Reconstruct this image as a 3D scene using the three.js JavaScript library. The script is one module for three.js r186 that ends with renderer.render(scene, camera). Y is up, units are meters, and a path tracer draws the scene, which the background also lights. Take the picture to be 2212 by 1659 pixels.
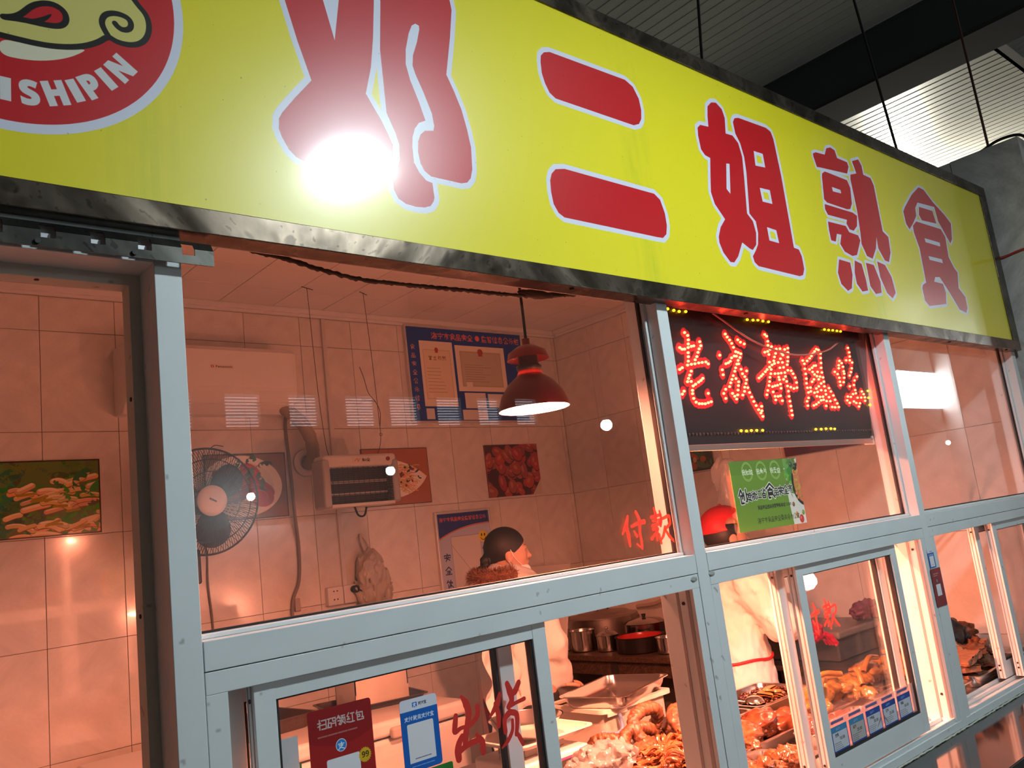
import * as THREE from 'three';
import { RoundedBoxGeometry } from 'three/addons/geometries/RoundedBoxGeometry.js';
import { MarchingCubes } from 'three/addons/objects/MarchingCubes.js';
import { RectAreaLightUniformsLib } from 'three/addons/lights/RectAreaLightUniformsLib.js';
import * as BGU from 'three/addons/utils/BufferGeometryUtils.js';
import { createNoise2D, createNoise3D } from 'simplex-noise';

// ---------- camera, light, exposure ----------
const scene = new THREE.Scene();
scene.background = new THREE.Color(0x000000);
const camera = new THREE.PerspectiveCamera(48.66, 2212 / 1659, 0.05, 120);
camera.position.set(0, 1.55, 1.28);
camera.rotation.order = 'YXZ';
camera.rotation.set(0.175808, -0.734125, -0.123661);
const renderer = new THREE.WebGLRenderer({ antialias: true });
renderer.toneMapping = THREE.LinearToneMapping;
renderer.toneMappingExposure = 1.0;
renderer.shadowMap.enabled = true;
RectAreaLightUniformsLib.init();
const COOL = [0.80, 0.94, 1.0], HEAT = [1.0, 0.275, 0.148];
const HALL_BULB = 9.8, HEAT_HIGH = 17.5, HEAT_LOW = 10, HEAT_BARE = 2.3;

// ---------- helpers ----------
let seed = 7;
const rnd = () => ((seed = (seed * 1664525 + 1013904223) >>> 0) / 4294967296);
const rr = (a, b) => a + (b - a) * rnd();
const n2 = createNoise2D(rnd), n3 = createNoise3D(rnd);
const V = (x, y, z) => new THREE.Vector3(x, y, z);
function rgb(c) { return Array.isArray(c) ? new THREE.Color().setRGB(c[0], c[1], c[2]) : new THREE.Color(c); }
function M(c, roughness = 0.5, metalness = 0, extra = {}) {
  if (extra.emissive) extra.emissive = rgb(extra.emissive);
  if (extra.attenuationColor) extra.attenuationColor = rgb(extra.attenuationColor);
  return new THREE.MeshPhysicalMaterial({ color: rgb(c), roughness, metalness, ...extra });
}
const used = {};
function numbered(name) { const k = used[name] = (used[name] ?? -1) + 1; return k ? name + '_' + String(k).padStart(3, '0') : name; }
function put(mesh) { mesh.castShadow = mesh.receiveShadow = true; return mesh; }
function tag(o, label, category, group, kind) {
  o.userData.label = label; o.userData.category = category;
  if (group) o.userData.group = group;
  if (kind) o.userData.kind = kind;
  return o;
}
function thing(name, label, category, at = [0, 0, 0], group, kind) {
  const o = new THREE.Group(); o.name = numbered(name); o.position.set(...at); o.userData.base = 1; scene.add(o);
  return tag(o, label, category, group, kind);
}
function rootOf(o) { while (o.parent && o.parent !== scene) o = o.parent; return o; }
// a part given in world coordinates, kept relative to its thing
function part(name, geo, mat, parent, label) {
  const g = Array.isArray(geo) ? merge(geo) : geo;
  const p = rootOf(parent).position;
  g.translate(-p.x, -p.y, -p.z);
  const m = put(new THREE.Mesh(g, mat)); m.name = name; parent.add(m);
  if (label) m.userData.label = label;
  return m;
}
function single(name, geo, mat, label, category, group, kind) {
  const g = Array.isArray(geo) ? merge(geo) : geo;
  g.computeBoundingBox(); const b = g.boundingBox;
  const at = V((b.min.x + b.max.x) / 2, b.min.y, (b.min.z + b.max.z) / 2);
  g.translate(-at.x, -at.y, -at.z);
  const m = put(new THREE.Mesh(g, mat)); m.name = numbered(name); m.position.copy(at); scene.add(m);
  return tag(m, label, category, group, kind);
}
function merge(list) {
  const l = list.map((g) => { const q = g.index ? g.toNonIndexed() : g; for (const k of Object.keys(q.attributes)) if (!['position', 'normal', 'uv', 'color'].includes(k)) q.deleteAttribute(k); return q; });
  if (l.some((g) => !g.attributes.color)) l.forEach((g) => g.deleteAttribute('color'));
  if (l.some((g) => !g.attributes.uv)) l.forEach((g) => g.deleteAttribute('uv'));
  return BGU.mergeGeometries(l);
}
// box between two corners; uv in metres
function B(x0, x1, y0, y1, z0, z1, r = 0) {
  const w = Math.abs(x1 - x0), h = Math.abs(y1 - y0), d = Math.abs(z1 - z0);
  const g = r ? new RoundedBoxGeometry(w, h, d, 2, Math.min(r, w / 2.01, h / 2.01, d / 2.01)) : new THREE.BoxGeometry(w, h, d);
  g.translate((x0 + x1) / 2, (y0 + y1) / 2, (z0 + z1) / 2);
  return metric(g);
}
function metric(g) {
  const p = g.attributes.position, n = g.attributes.normal, uv = new Float32Array(p.count * 2);
  for (let i = 0; i < p.count; i++) {
    const ax = Math.abs(n.getX(i)), ay = Math.abs(n.getY(i)), az = Math.abs(n.getZ(i));
    const q = az >= ax && az >= ay ? [p.getX(i), p.getY(i)] : ay >= ax ? [p.getX(i), p.getZ(i)] : [p.getZ(i), p.getY(i)];
    uv[2 * i] = q[0]; uv[2 * i + 1] = q[1];
  }
  g.setAttribute('uv', new THREE.BufferAttribute(uv, 2));
  return g;
}
function tube(pts, r, seg = 24, rad = 8, closed = false) {
  return new THREE.TubeGeometry(new THREE.CatmullRomCurve3(pts.map((p) => V(...p)), closed), seg, r, rad, closed);
}
function caps(g, a, b, r) { const s = new THREE.SphereGeometry(r, 8, 6), t = s.clone(); s.translate(...a); t.translate(...b); return [g, s, t]; }
function rod(a, b, r, rad = 8) {
  const A = V(...a), C = V(...b), d = C.clone().sub(A), g = new THREE.CylinderGeometry(r, r, d.length(), rad);
  g.applyQuaternion(new THREE.Quaternion().setFromUnitVectors(V(0, 1, 0), d.normalize()));
  return g.translate((a[0] + b[0]) / 2, (a[1] + b[1]) / 2, (a[2] + b[2]) / 2);
}
function lathe(prof, at, seg = 40) { return new THREE.LatheGeometry(prof.map((p) => new THREE.Vector2(...p)), seg).translate(...at); }
function quad(x0, x1, y0, y1, z, t = 0.002) { // a thin upright card facing +z whose uv spans 0..1 on the front
  const g = new THREE.BoxGeometry(x1 - x0, y1 - y0, t); return g.translate((x0 + x1) / 2, (y0 + y1) / 2, z - t / 2);
}
function quadX(z0, z1, y0, y1, x, t = 0.003) { // a card on the right wall facing -x
  const g = new THREE.BoxGeometry(z1 - z0, y1 - y0, t); return g.rotateY(-Math.PI / 2).translate(x + t / 2, (y0 + y1) / 2, (z0 + z1) / 2);
}
function shapeOf(flat, s = 1) { const sh = new THREE.Shape(); for (let i = 0; i < flat.length; i += 2) sh[i ? 'lineTo' : 'moveTo'](flat[i] * s, flat[i + 1] * s); return sh; }
function blob(sx, sy, sz, amp, freq, k, cols, detail = 5) {
  let g = new THREE.IcosahedronGeometry(1, detail); g.deleteAttribute('uv'); g.deleteAttribute('normal'); g = BGU.mergeVertices(g, 1e-4);
  const p = g.attributes.position, col = new Float32Array(p.count * 3), v = V(0, 0, 0);
  for (let i = 0; i < p.count; i++) {
    v.fromBufferAttribute(p, i);
    const f = 1 + amp * n3(v.x * freq + k * 3.1, v.y * freq, v.z * freq - k) + amp * 0.45 * n3(v.x * freq * 2.7, v.y * freq * 2.7 + k, v.z * freq * 2.7);
    p.setXYZ(i, v.x * f * sx, v.y * f * sy, v.z * f * sz);
    if (cols) { const t = Math.min(1, Math.max(0, 0.5 + 0.55 * n3(v.x * 2.3 + k, v.y * 2.3, v.z * 2.3 + k * 2) + 0.25 * n3(v.x * 9, v.y * 9 + k, v.z * 9))); for (let c = 0; c < 3; c++) col[3 * i + c] = cols[0][c] * (1 - t) + cols[1][c] * t; }
  }
  if (cols) g.setAttribute('color', new THREE.BufferAttribute(col, 3));
  g.computeVertexNormals(); return g;
}
function jitter(g, amp, freq, k = 0) { // uneven surface along the normals
  const p = g.attributes.position, n = g.attributes.normal;
  for (let i = 0; i < p.count; i++) { const f = amp * n3(p.getX(i) * freq + k, p.getY(i) * freq, p.getZ(i) * freq - k); p.setXYZ(i, p.getX(i) + n.getX(i) * f, p.getY(i) + n.getY(i) * f, p.getZ(i) + n.getZ(i) * f); }
  g.computeVertexNormals(); return g;
}
function field(fn, c, half, res, poly = 60000) {
  const mc = new MarchingCubes(res, M(0xffffff), false, false, poly); mc.isolation = 0;
  const h = res / 2;
  for (let z = 0; z < res; z++) for (let y = 0; y < res; y++) for (let x = 0; x < res; x++)
    mc.field[x + y * res + z * res * res] = -fn(c[0] + (x - h) / h * half, c[1] + (y - h) / h * half, c[2] + (z - h) / h * half);
  mc.update();
  const g = new THREE.BufferGeometry();
  g.setAttribute('position', new THREE.BufferAttribute(mc.positionArray.slice(0, mc.count * 3), 3));
  let q = BGU.mergeVertices(g, 1e-5); q.scale(half, half, half); q.translate(...c); q.computeVertexNormals();
  return q;
}
const smin = (a, b, k) => { const h = Math.max(k - Math.abs(a - b), 0) / k; return Math.min(a, b) - h * h * k * 0.25; };
function cap3(px, py, pz, a, b, ra, rb) {
  const bx = b[0] - a[0], by = b[1] - a[1], bz = b[2] - a[2], ax = px - a[0], ay = py - a[1], az = pz - a[2];
  const t = Math.min(1, Math.max(0, (ax * bx + ay * by + az * bz) / (bx * bx + by * by + bz * bz + 1e-9)));
  return Math.hypot(ax - bx * t, ay - by * t, az - bz * t) - (ra + (rb - ra) * t);
}
const ell = (x, y, z, c, r) => { const a = (x - c[0]) / r[0], b = (y - c[1]) / r[1], d = (z - c[2]) / r[2], k = Math.hypot(a, b, d); return (k - 1) * Math.min(...r); };

// ---------- computed textures ----------
function canvas(w, h, draw) {
  const c = document.createElement('canvas'); c.width = w; c.height = h; const g = c.getContext('2d'); draw(g, w, h);
  const t = new THREE.CanvasTexture(c); t.colorSpace = THREE.SRGBColorSpace; t.anisotropy = 4; return t;
}
function noiseTex(n, fn, repeat = 1, srgb = true) {
  const d = new Uint8Array(n * n * 4);
  for (let y = 0; y < n; y++) for (let x = 0; x < n; x++) { const c = fn(x / n, y / n), i = 4 * (y * n + x); d[i] = c[0]; d[i + 1] = c[1]; d[i + 2] = c[2]; d[i + 3] = 255; }
  const t = new THREE.DataTexture(d, n, n); t.wrapS = t.wrapT = THREE.RepeatWrapping; t.magFilter = THREE.LinearFilter; t.repeat.set(repeat, repeat);
  if (srgb) t.colorSpace = THREE.SRGBColorSpace; t.needsUpdate = true; return t;
}
const TAU = Math.PI * 2;
// noise that repeats over the unit square
const loop = (u, v, f, k) => n3(Math.cos(u * TAU) * f + k, Math.sin(u * TAU) * f + Math.cos(v * TAU) * f, Math.sin(v * TAU) * f - k);

// ---------- materials ----------
const grimeMap = noiseTex(512, (u, v) => {
  const a = loop(u, v, 0.9, 3), b = loop(u, v, 2.6, 11), c = loop(u, v, 9, 5), s = loop(u, v * 0.25, 12, 41);
  let t = 165 + 40 * a + 24 * b + 7 * c + 6 * s; if (b + 0.4 * a > 0.55) t -= 45 * Math.min(1, (b + 0.4 * a - 0.55) * 6); if (c > 0.78) t -= 40;
  return [t, t * 0.94, t * 0.86];
}, 1.1);
const grimeRough = noiseTex(256, (u, v) => { const t = 130 + 60 * loop(u, v, 1.2, 21) + 25 * loop(u, v, 4, 2); return [t, t, t]; }, 1.1, false);
const wearMap = noiseTex(512, (u, v) => {
  const b = loop(u, v, 7, 31), c = loop(u, v, 16, 8), a = loop(u, v, 2.2, 4); let t = 246 + 3 * a, k = 1;
  if (b > 0.86 && c > 0.45) { t -= 50; k = 0.95; }
  return [t, t * (0.995 * k + 0.005), t * 0.985 * k];
}, 0.55);
const tileMap = noiseTex(256, (u, v) => { const t = 240 + 6 * loop(u, v, 1.2, 9) + 3 * loop(u, v, 6, 3); return [t, t * 0.985, t * 0.965]; }, 1.3);
const mats = {
  white: M([0.76, 0.82, 0.85], 0.34, 0, { map: wearMap }),
  whiteIn: M([0.76, 0.77, 0.76], 0.4),
  gasket: M([0.012, 0.011, 0.010], 0.6),
  steel: M([0.30, 0.275, 0.25], 0.52, 0.85, { map: grimeMap, roughnessMap: grimeRough }),
  lip: M([0.20, 0.20, 0.18], 0.6, 0.4, { map: grimeMap }),
  bracket: M([0.16, 0.18, 0.19], 0.38, 0.85, { map: grimeMap }),
  pane: M([1, 1, 1], 0.0, 0, { transmission: 1, thickness: 0, ior: 1.5 }),
  tiles: [0, 1, 2].map((k) => M([0.86 - k * 0.02, 0.85 - k * 0.02, 0.83 - k * 0.025], 0.13, 0, { map: tileMap, clearcoat: 0.5, clearcoatRoughness: 0.03 })),
  grout: M([0.26, 0.22, 0.19], 0.9),
  plaster: M([0.62, 0.62, 0.60], 0.85, 0, { map: noiseTex(256, (u, v) => { const t = 225 + 18 * loop(u, v, 2, 15) + 10 * loop(u, v, 9, 6); return [t, t * 0.99, t * 0.97]; }, 0.9) }),
  ceil: [0, 1].map((k) => M([0.80 - 0.02 * k, 0.79 - 0.02 * k, 0.77 - 0.02 * k], 0.42)),
  ceilBar: M([0.34, 0.31, 0.28], 0.5),
  granite: M([0.018, 0.019, 0.021], 0.10, 0, { map: noiseTex(256, (u, v) => { const t = 205 + 60 * loop(u, v, 26, 17); return [t, t, t]; }, 6), clearcoat: 0.0 }),
  caulk: M([0.55, 0.57, 0.48], 0.7),
  concrete: M([0.26, 0.25, 0.24], 0.6, 0, { map: noiseTex(256, (u, v) => { const t = 215 + 25 * loop(u, v, 3, 5) + 12 * loop(u, v, 11, 2); return [t, t, t]; }, 0.4) }),
  roof: M([0.56, 0.55, 0.50], 0.4, 0.1),
  beam: M([0.06, 0.07, 0.073], 0.9),
  beamFlange: M([0.05, 0.047, 0.045], 0.95),
  dark: M([0.02, 0.019, 0.018], 0.6),
  cord: M([0.016, 0.013, 0.011], 0.8),
  tray: M([0.62, 0.60, 0.58], 0.24, 1),
  pot: M([0.66, 0.63, 0.6], 0.18, 1),
  plasticWhite: M([0.72, 0.70, 0.66], 0.4),
  blackBag: M([0.012, 0.011, 0.011], 0.45, 0, { side: THREE.DoubleSide }),
  clearBag: M([0.95, 0.95, 0.95], 0.18, 0, { transmission: 0.72, thickness: 0, side: THREE.DoubleSide }),
};
const VC = (rough, extra = {}) => M([1, 1, 1], rough, 0, { vertexColors: true, ...extra });

// ---------- room shell ----------
const ZB = -2.887, XR = 4.206, YC = 2.935;
function structure(name, label, category, list, mat) {
  const g = merge(list); const m = put(new THREE.Mesh(g, mat)); m.name = name; scene.add(m); used[name] = used[name] ?? 0;
  return tag(m, label, category, null, 'structure');
}
structure('floor', 'grey concrete floor inside the food stall', 'floor', [B(-1.25, XR, -0.06, 0, ZB, 0)], mats.concrete);
const wb = structure('wall_back', 'white glazed tile back wall of the stall glowing pink', 'wall', [B(-1.25, XR + 0.2, 0, 3.0, ZB - 0.12, ZB - 0.006)], mats.grout);
const wr = structure('wall_right', 'white tiled right side wall of the stall, bare plaster outside the windows', 'wall', [B(XR + 0.006, XR + 0.2, 0, 3.035, ZB - 0.12, -0.1), B(XR, XR + 0.2, 0, 3.035, -0.1, 0.195)], mats.plaster);
structure('wall_left', 'plain left side wall of the stall beyond the open bay', 'wall', [B(-1.37, -1.25, 0, 3.05, ZB - 0.12, 0)], mats.plaster);
structure('wall_front', 'white wall strip over the windows behind the yellow sign', 'wall', [B(-1.37, XR, 2.11, 2.85, -0.1, -0.024), B(-1.37, -0.95, 0, 2.11, -0.1, 0)], mats.plaster);
structure('wall_parapet', 'low wall under the sliding windows below the black ledge', 'wall', [B(0.4454, XR, 0, 0.742, -0.1, -0.004)], mats.plaster);
const cl = structure('ceiling', 'suspended ceiling of square white panels over the stall', 'ceiling', [B(-1.25, XR, YC + 0.006, YC + 0.03, ZB, -0.1), B(-1.25, XR, 2.85, YC + 0.006, -0.1, -0.095)], mats.ceilBar);
{ // wall tiles and ceiling panels, each a piece of its own
  const gx = [-1.25]; for (let k = -6; k < 11; k++) gx.push(0.927 + 0.3247 * k); gx.push(XR);
  const gy = [0]; for (let k = -1; k < 4; k++) gy.push(1.319 + 0.4685 * k); gy.push(YC - 0.045);
  const gap = 0.0011, cache = {};
  const geo = (w, h, axis) => cache[[w.toFixed(3), h.toFixed(3), axis]] ??= axis === 'z' ? metric(new RoundedBoxGeometry(w - 2 * gap, h - 2 * gap, 0.008, 1, 0.0012)) : axis === 'x' ? metric(new RoundedBoxGeometry(0.008, h - 2 * gap, w - 2 * gap, 1, 0.0012)) : metric(new RoundedBoxGeometry(w - 0.004, 0.008, h - 0.004, 1, 0.0015));
  let n = 0;
  for (let i = 0; i + 1 < gx.length; i++) for (let j = 0; j + 1 < gy.length; j++) {
    const w = gx[i + 1] - gx[i], h = gy[j + 1] - gy[j]; if (w < 0.02) continue;
    const t = put(new THREE.Mesh(geo(w, h, 'z'), mats.tiles[(i * 7 + j * 3) % 3])); t.name = 'tile'; t.position.set((gx[i] + gx[i + 1]) / 2, (gy[j] + gy[j + 1]) / 2, ZB - 0.004); wb.add(t); n++;
  }
  const gz = []; for (let k = 0; k < 9; k++) gz.push(ZB + 0.3247 * k); gz.push(-0.105);
  for (let i = 0; i + 1 < gz.length; i++) for (let j = 0; j + 1 < gy.length; j++) {
    const w = gz[i + 1] - gz[i], h = gy[j + 1] - gy[j]; if (w < 0.02) continue;
    const t = put(new THREE.Mesh(geo(w, h, 'x'), mats.tiles[(i * 5 + j * 4) % 3])); t.name = 'tile'; t.position.set(XR + 0.004, (gy[j] + gy[j + 1]) / 2, (gz[i] + gz[i + 1]) / 2); wr.add(t);
  }
  const cx = []; for (let k = 0; k < 19; k++) { const x = 1.764 - 10 * 0.2995 + 0.2995 * k; if (x > -1.25 && x < XR) cx.push(x); } cx.unshift(-1.25); cx.push(XR);
  const cz = [ZB]; for (let k = 0; k < 9; k++) cz.push(-2.593 + 0.3 * k); cz.push(-0.1);
  for (let i = 0; i + 1 < cx.length; i++) for (let j = 0; j + 1 < cz.length; j++) {
    const w = cx[i + 1] - cx[i], h = cz[j + 1] - cz[j]; if (w < 0.03 || h < 0.03) continue;
    const t = put(new THREE.Mesh(geo(w, h, 'y'), mats.ceil[(i + j * 3) % 2])); t.name = 'panel'; t.position.set((cx[i] + cx[i + 1]) / 2, YC + 0.004, (cz[j] + cz[j + 1]) / 2); cl.add(t);
  }
  structure('trim_1', 'white moulding where the back wall meets the ceiling', 'trim', [B(-1.25, XR, YC - 0.045, YC - 0.03, ZB, ZB + 0.016), B(-1.25, XR, YC - 0.03, YC, ZB, ZB + 0.03, 0.004)], mats.whiteIn);
  structure('trim_2', 'white moulding where the right wall meets the ceiling', 'trim', [B(XR - 0.016, XR, YC - 0.045, YC - 0.03, ZB + 0.03, -0.1), B(XR - 0.03, XR, YC - 0.03, YC, ZB + 0.03, -0.1, 0.004)], mats.whiteIn);
}

// ---------- shop front: posts, windows, sliding sashes ----------
const PX = [[0.4454, 0.488], [1.670, 1.713], [2.899, 2.941], [4.120, 4.163]];
[['trim_3', 'white aluminium post between the open left bay and the wide window', 0], ['trim_4', 'white aluminium post beside the red lit board', 0.776], ['trim_5', 'grey shaded aluminium post carrying the small payment stickers', 0.776], ['trim_6', 'aluminium end post next to the right partition wall', 0.776]].forEach(([n, l, y0], i) =>
  structure(n, l, 'post', [B(PX[i][0], PX[i][1], y0, 2.11, -0.1, 0, 0.0015)], mats.white));
{ // open left bay: header with its bead, slotted steel rail
  const h = thing('window_1', 'open left bay of the shop front with white header frame', 'window', [-0.25, 1.98, -0.05], null, 'structure');
  part('header', B(-0.95, 0.4454, 2.03, 2.11, -0.1, 0, 0.0015), mats.white, h);
  part('bead', [B(-0.95, 0.4454, 2.012, 2.03, -0.1, -0.066), B(0.428, 0.4454, 0.0, 2.012, -0.1, -0.066)], M([0.62, 0.63, 0.56], 0.5, 0, { map: wearMap }), h);
  for (const [x, y] of [[0.30, 2.0115], [0.4275, 1.83], [0.4275, 1.5]]) { const g = new THREE.CylinderGeometry(0.0035, 0.0035, 0.002, 10); if (y < 2) g.rotateZ(Math.PI / 2); part('screw', g.translate(x, y, -0.078), mats.dark, h); }
  const r = thing('slotted_rail', 'dark steel slotted rail screwed over the left bay header', 'rail', [-0.2, 2.02, 0.01]);
  // folded strip with punched slots
  const prof = [[0.0, 2.068], [0.012, 2.066], [0.021, 2.052], [0.021, 2.027]];
  const xs = [-0.95], hole = []; for (let k = 0; k < 20; k++) { const c = 0.492 - k * 0.066; if (c < -0.9) break; hole.push(c); }
  const seg = [];
  const strip = (a, b, x0, x1) => { const g = new THREE.BoxGeometry(x1 - x0, Math.hypot(b[0] - a[0], b[1] - a[1]), 0.0025); g.rotateX(Math.atan2(b[0] - a[0], b[1] - a[1])); return g.translate((x0 + x1) / 2, (a[1] + b[1]) / 2, (a[0] + b[0]) / 2); };
  seg.push(strip(prof[0], prof[1], -0.95, 0.532), strip([0.021, 2.041], prof[3], -0.95, 0.532));
  let x1 = 0.532; const slots = [];
  for (const c of hole) { slots.push([c - 0.010, c + 0.010]); }
  for (const [a, b] of slots) { seg.push(strip(prof[1], prof[2], b, x1), strip(prof[2], [0.021, 2.041], b, x1)); seg.push(strip(prof[1], [0.0145, 2.062], a, b)); x1 = a; }
  seg.push(strip(prof[1], prof[2], -0.95, x1), strip(prof[2], [0.021, 2.041], -0.95, x1));
  part('strip', seg.map(metric), mats.bracket, r);
  hole.slice(1).forEach((c) => part('tab', B(c - 0.008, c + 0.006, 2.040, 2.052, 0.004, 0.012, 0.001).rotateX(0), M([0.55, 0.57, 0.58], 0.4, 0.6), r));
  for (const x of [0.13, 0.28, 0.41]) part('rivet', new THREE.CylinderGeometry(0.004, 0.004, 0.004, 10).rotateX(Math.PI / 2).translate(x, 2.034, 0.024), mats.dark, r);
}
function sash(win, x0, x1, zf, name) {
  const y0 = 0.815, y1 = 1.376, s = 0.036, z1 = zf - 0.028;
  const f = new THREE.Group(); f.name = 'sash'; win.add(f);
  part('stile', B(x0, x0 + s, y0, y1, z1, zf, 0.0015), mats.white, f);
  part('stile', B(x1 - s, x1, y0, y1, z1, zf, 0.0015), mats.white, f);
  part('rail', B(x0 + s, x1 - s, 1.349, y1, z1, zf - 0.0008), mats.white, f);
  part('rail', B(x0 + s, x1 - s, y0, 0.872, z1, zf - 0.0008), mats.white, f);
  const a = x0 + s, b = x1 - s, g = 0.0055, zz = zf - 0.005;
  part('gasket', [B(a, a + g, 0.872, 1.349, zz - 0.014, zz), B(b - g, b, 0.872, 1.349, zz - 0.014, zz), B(a + g, b - g, 1.349 - 0.003, 1.349, zz - 0.014, zz), B(a + g, b - g, 0.872, 0.872 + g * 1.4, zz - 0.014, zz)], mats.gasket, f);
  part('pane', B(a + 0.001, b - 0.001, 0.873, 1.348, zf - 0.015, zf - 0.011), mats.pane, f);
  // folded groove and screw holes on the open edge
  part('groove', [B(x0 - 0.0006, x0 + 0.0004, y0, y1, zf - 0.0105, zf - 0.007), B(x0 - 0.0006, x0 + 0.0004, y0, y1, zf - 0.022, zf - 0.0195)], M([0.30, 0.29, 0.29], 0.6), f);
  for (const y of [0.845, 0.862, 1.352]) part('screw', new THREE.CylinderGeometry(0.0035, 0.0035, 0.002, 10).rotateZ(Math.PI / 2).translate(x0 - 0.0004, y, zf - 0.014), mats.dark, f);
  return f;
}
const bays = [
  ['window_2', 'wide left window with upper pane and two sliding sashes below', PX[0][1], PX[1][0], [0.565, 1.174], [0.532, 1.117]],
  ['window_3', 'middle window with the red lit board behind its upper pane', PX[1][1], PX[2][0], [2.108, 2.704], [2.081, 2.69]],
  ['window_4', 'right end window beside the partition with the hall doorway mirrored in it', PX[2][1], PX[3][0], [3.517, 4.09], [3.458, 4.05]],
];
for (const [n, l, x0, x1, so, si] of bays) {
  const w = thing(n, l, 'window', [(x0 + x1) / 2, 0.776, -0.05], null, 'structure');
  part('transom', B(x0 + 0.0012, x1 - 0.0012, 1.4105, 1.454, -0.1, 0, 0.0012), mats.white, w);
  part('header', B(x0 + 0.0012, x1 - 0.0012, 1.377, 1.409, -0.1, -0.0008, 0.0012), mats.white, w);
  part('jamb', B(x0 + 0.0012, x0 + 0.034, 0.80, 1.377, -0.1, -0.0012, 0.001), mats.white, w);
  part('jamb', B(x1 - 0.029, x1 - 0.0012, 0.80, 1.377, -0.1, -0.0012, 0.001), mats.white, w);
  part('jamb_groove', [B(x1 - 0.0302, x1 - 0.0288, 0.812, 1.377, -0.022, -0.012), B(x1 - 0.0302, x1 - 0.0288, 0.812, 1.377, -0.052, -0.044)], M([0.33, 0.32, 0.32], 0.6), w);
  for (const y of [0.885, 1.345]) part('screw', new THREE.CylinderGeometry(0.004, 0.004, 0.003, 10).rotateZ(Math.PI / 2).translate(x1 - 0.0302, y, -0.033), mats.dark, w);
  part('sill', B(x0, x1, 0.776, 0.80, -0.1, 0, 0.0015), mats.white, w);
  for (const z of [-0.006, -0.05, -0.088]) part('track', B(x0 + 0.034, x1 - 0.029, 0.80, 0.813, z - 0.006, z, 0.002), mats.white, w);
  // upper fixed pane with bead and black gasket
  const zg = -0.044, q = 0.0035, b = 0.010;
  part('bead', B(x0, x1, 1.454, 1.462, zg, -0.032, 0.002), mats.white, w);
  part('bead', B(x0, x0 + b, 1.462, 2.11, zg, -0.034, 0.002), mats.white, w);
  part('bead', B(x1 - b, x1, 1.462, 2.11, zg, -0.034, 0.002), mats.white, w);
  part('gasket', [B(x0 + b, x1 - b, 1.462, 1.462 + q, -0.056, zg), B(x0 + b, x0 + b + q, 1.462, 2.11, -0.056, zg), B(x1 - b - q, x1 - b, 1.462, 2.11, -0.056, zg)], mats.gasket, w);
  part('pane', B(x0 + b, x1 - b, 1.455, 2.11, -0.052, -0.047), mats.pane, w);
  sash(w, so[0], so[1], -0.012); sash(w, si[0], si[1], -0.055);
}
{ // sealant blobs at frame corners, stone ledge, sealant line
  for (const [x, y] of [[1.651, 1.399], [1.722, 1.404]]) single('sealant_blob', jitter(new THREE.SphereGeometry(1, 14, 10).scale(0.012, 0.006, 0.0016), 0.0012, 160, x).translate(x, y, 0.0008), M([0.36, 0.38, 0.36], 0.5), x < 1.7 ? 'grey sealant smear on the frame left of the post' : 'grey sealant ring on the frame right of the post', 'sealant');
  single('stone_ledge', B(0.42, XR, 0.742, 0.772, -0.004, 0.253, 0.004), mats.granite, 'polished black stone ledge under the sliding windows', 'ledge');
  const pts = []; for (let k = 0; k <= 160; k++) pts.push([0.45 + k * 0.0234, 0.7745 + 0.0012 * n2(k * 0.7, 2), 0.003 + 0.0012 * n2(k * 0.9, 7)]);
  single('sealant_line', jitter(tube(pts, 0.0028, 420, 6), 0.0016, 120, 2), mats.caulk, 'ragged pale sealant line along the foot of the windows', 'sealant');
}

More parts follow.
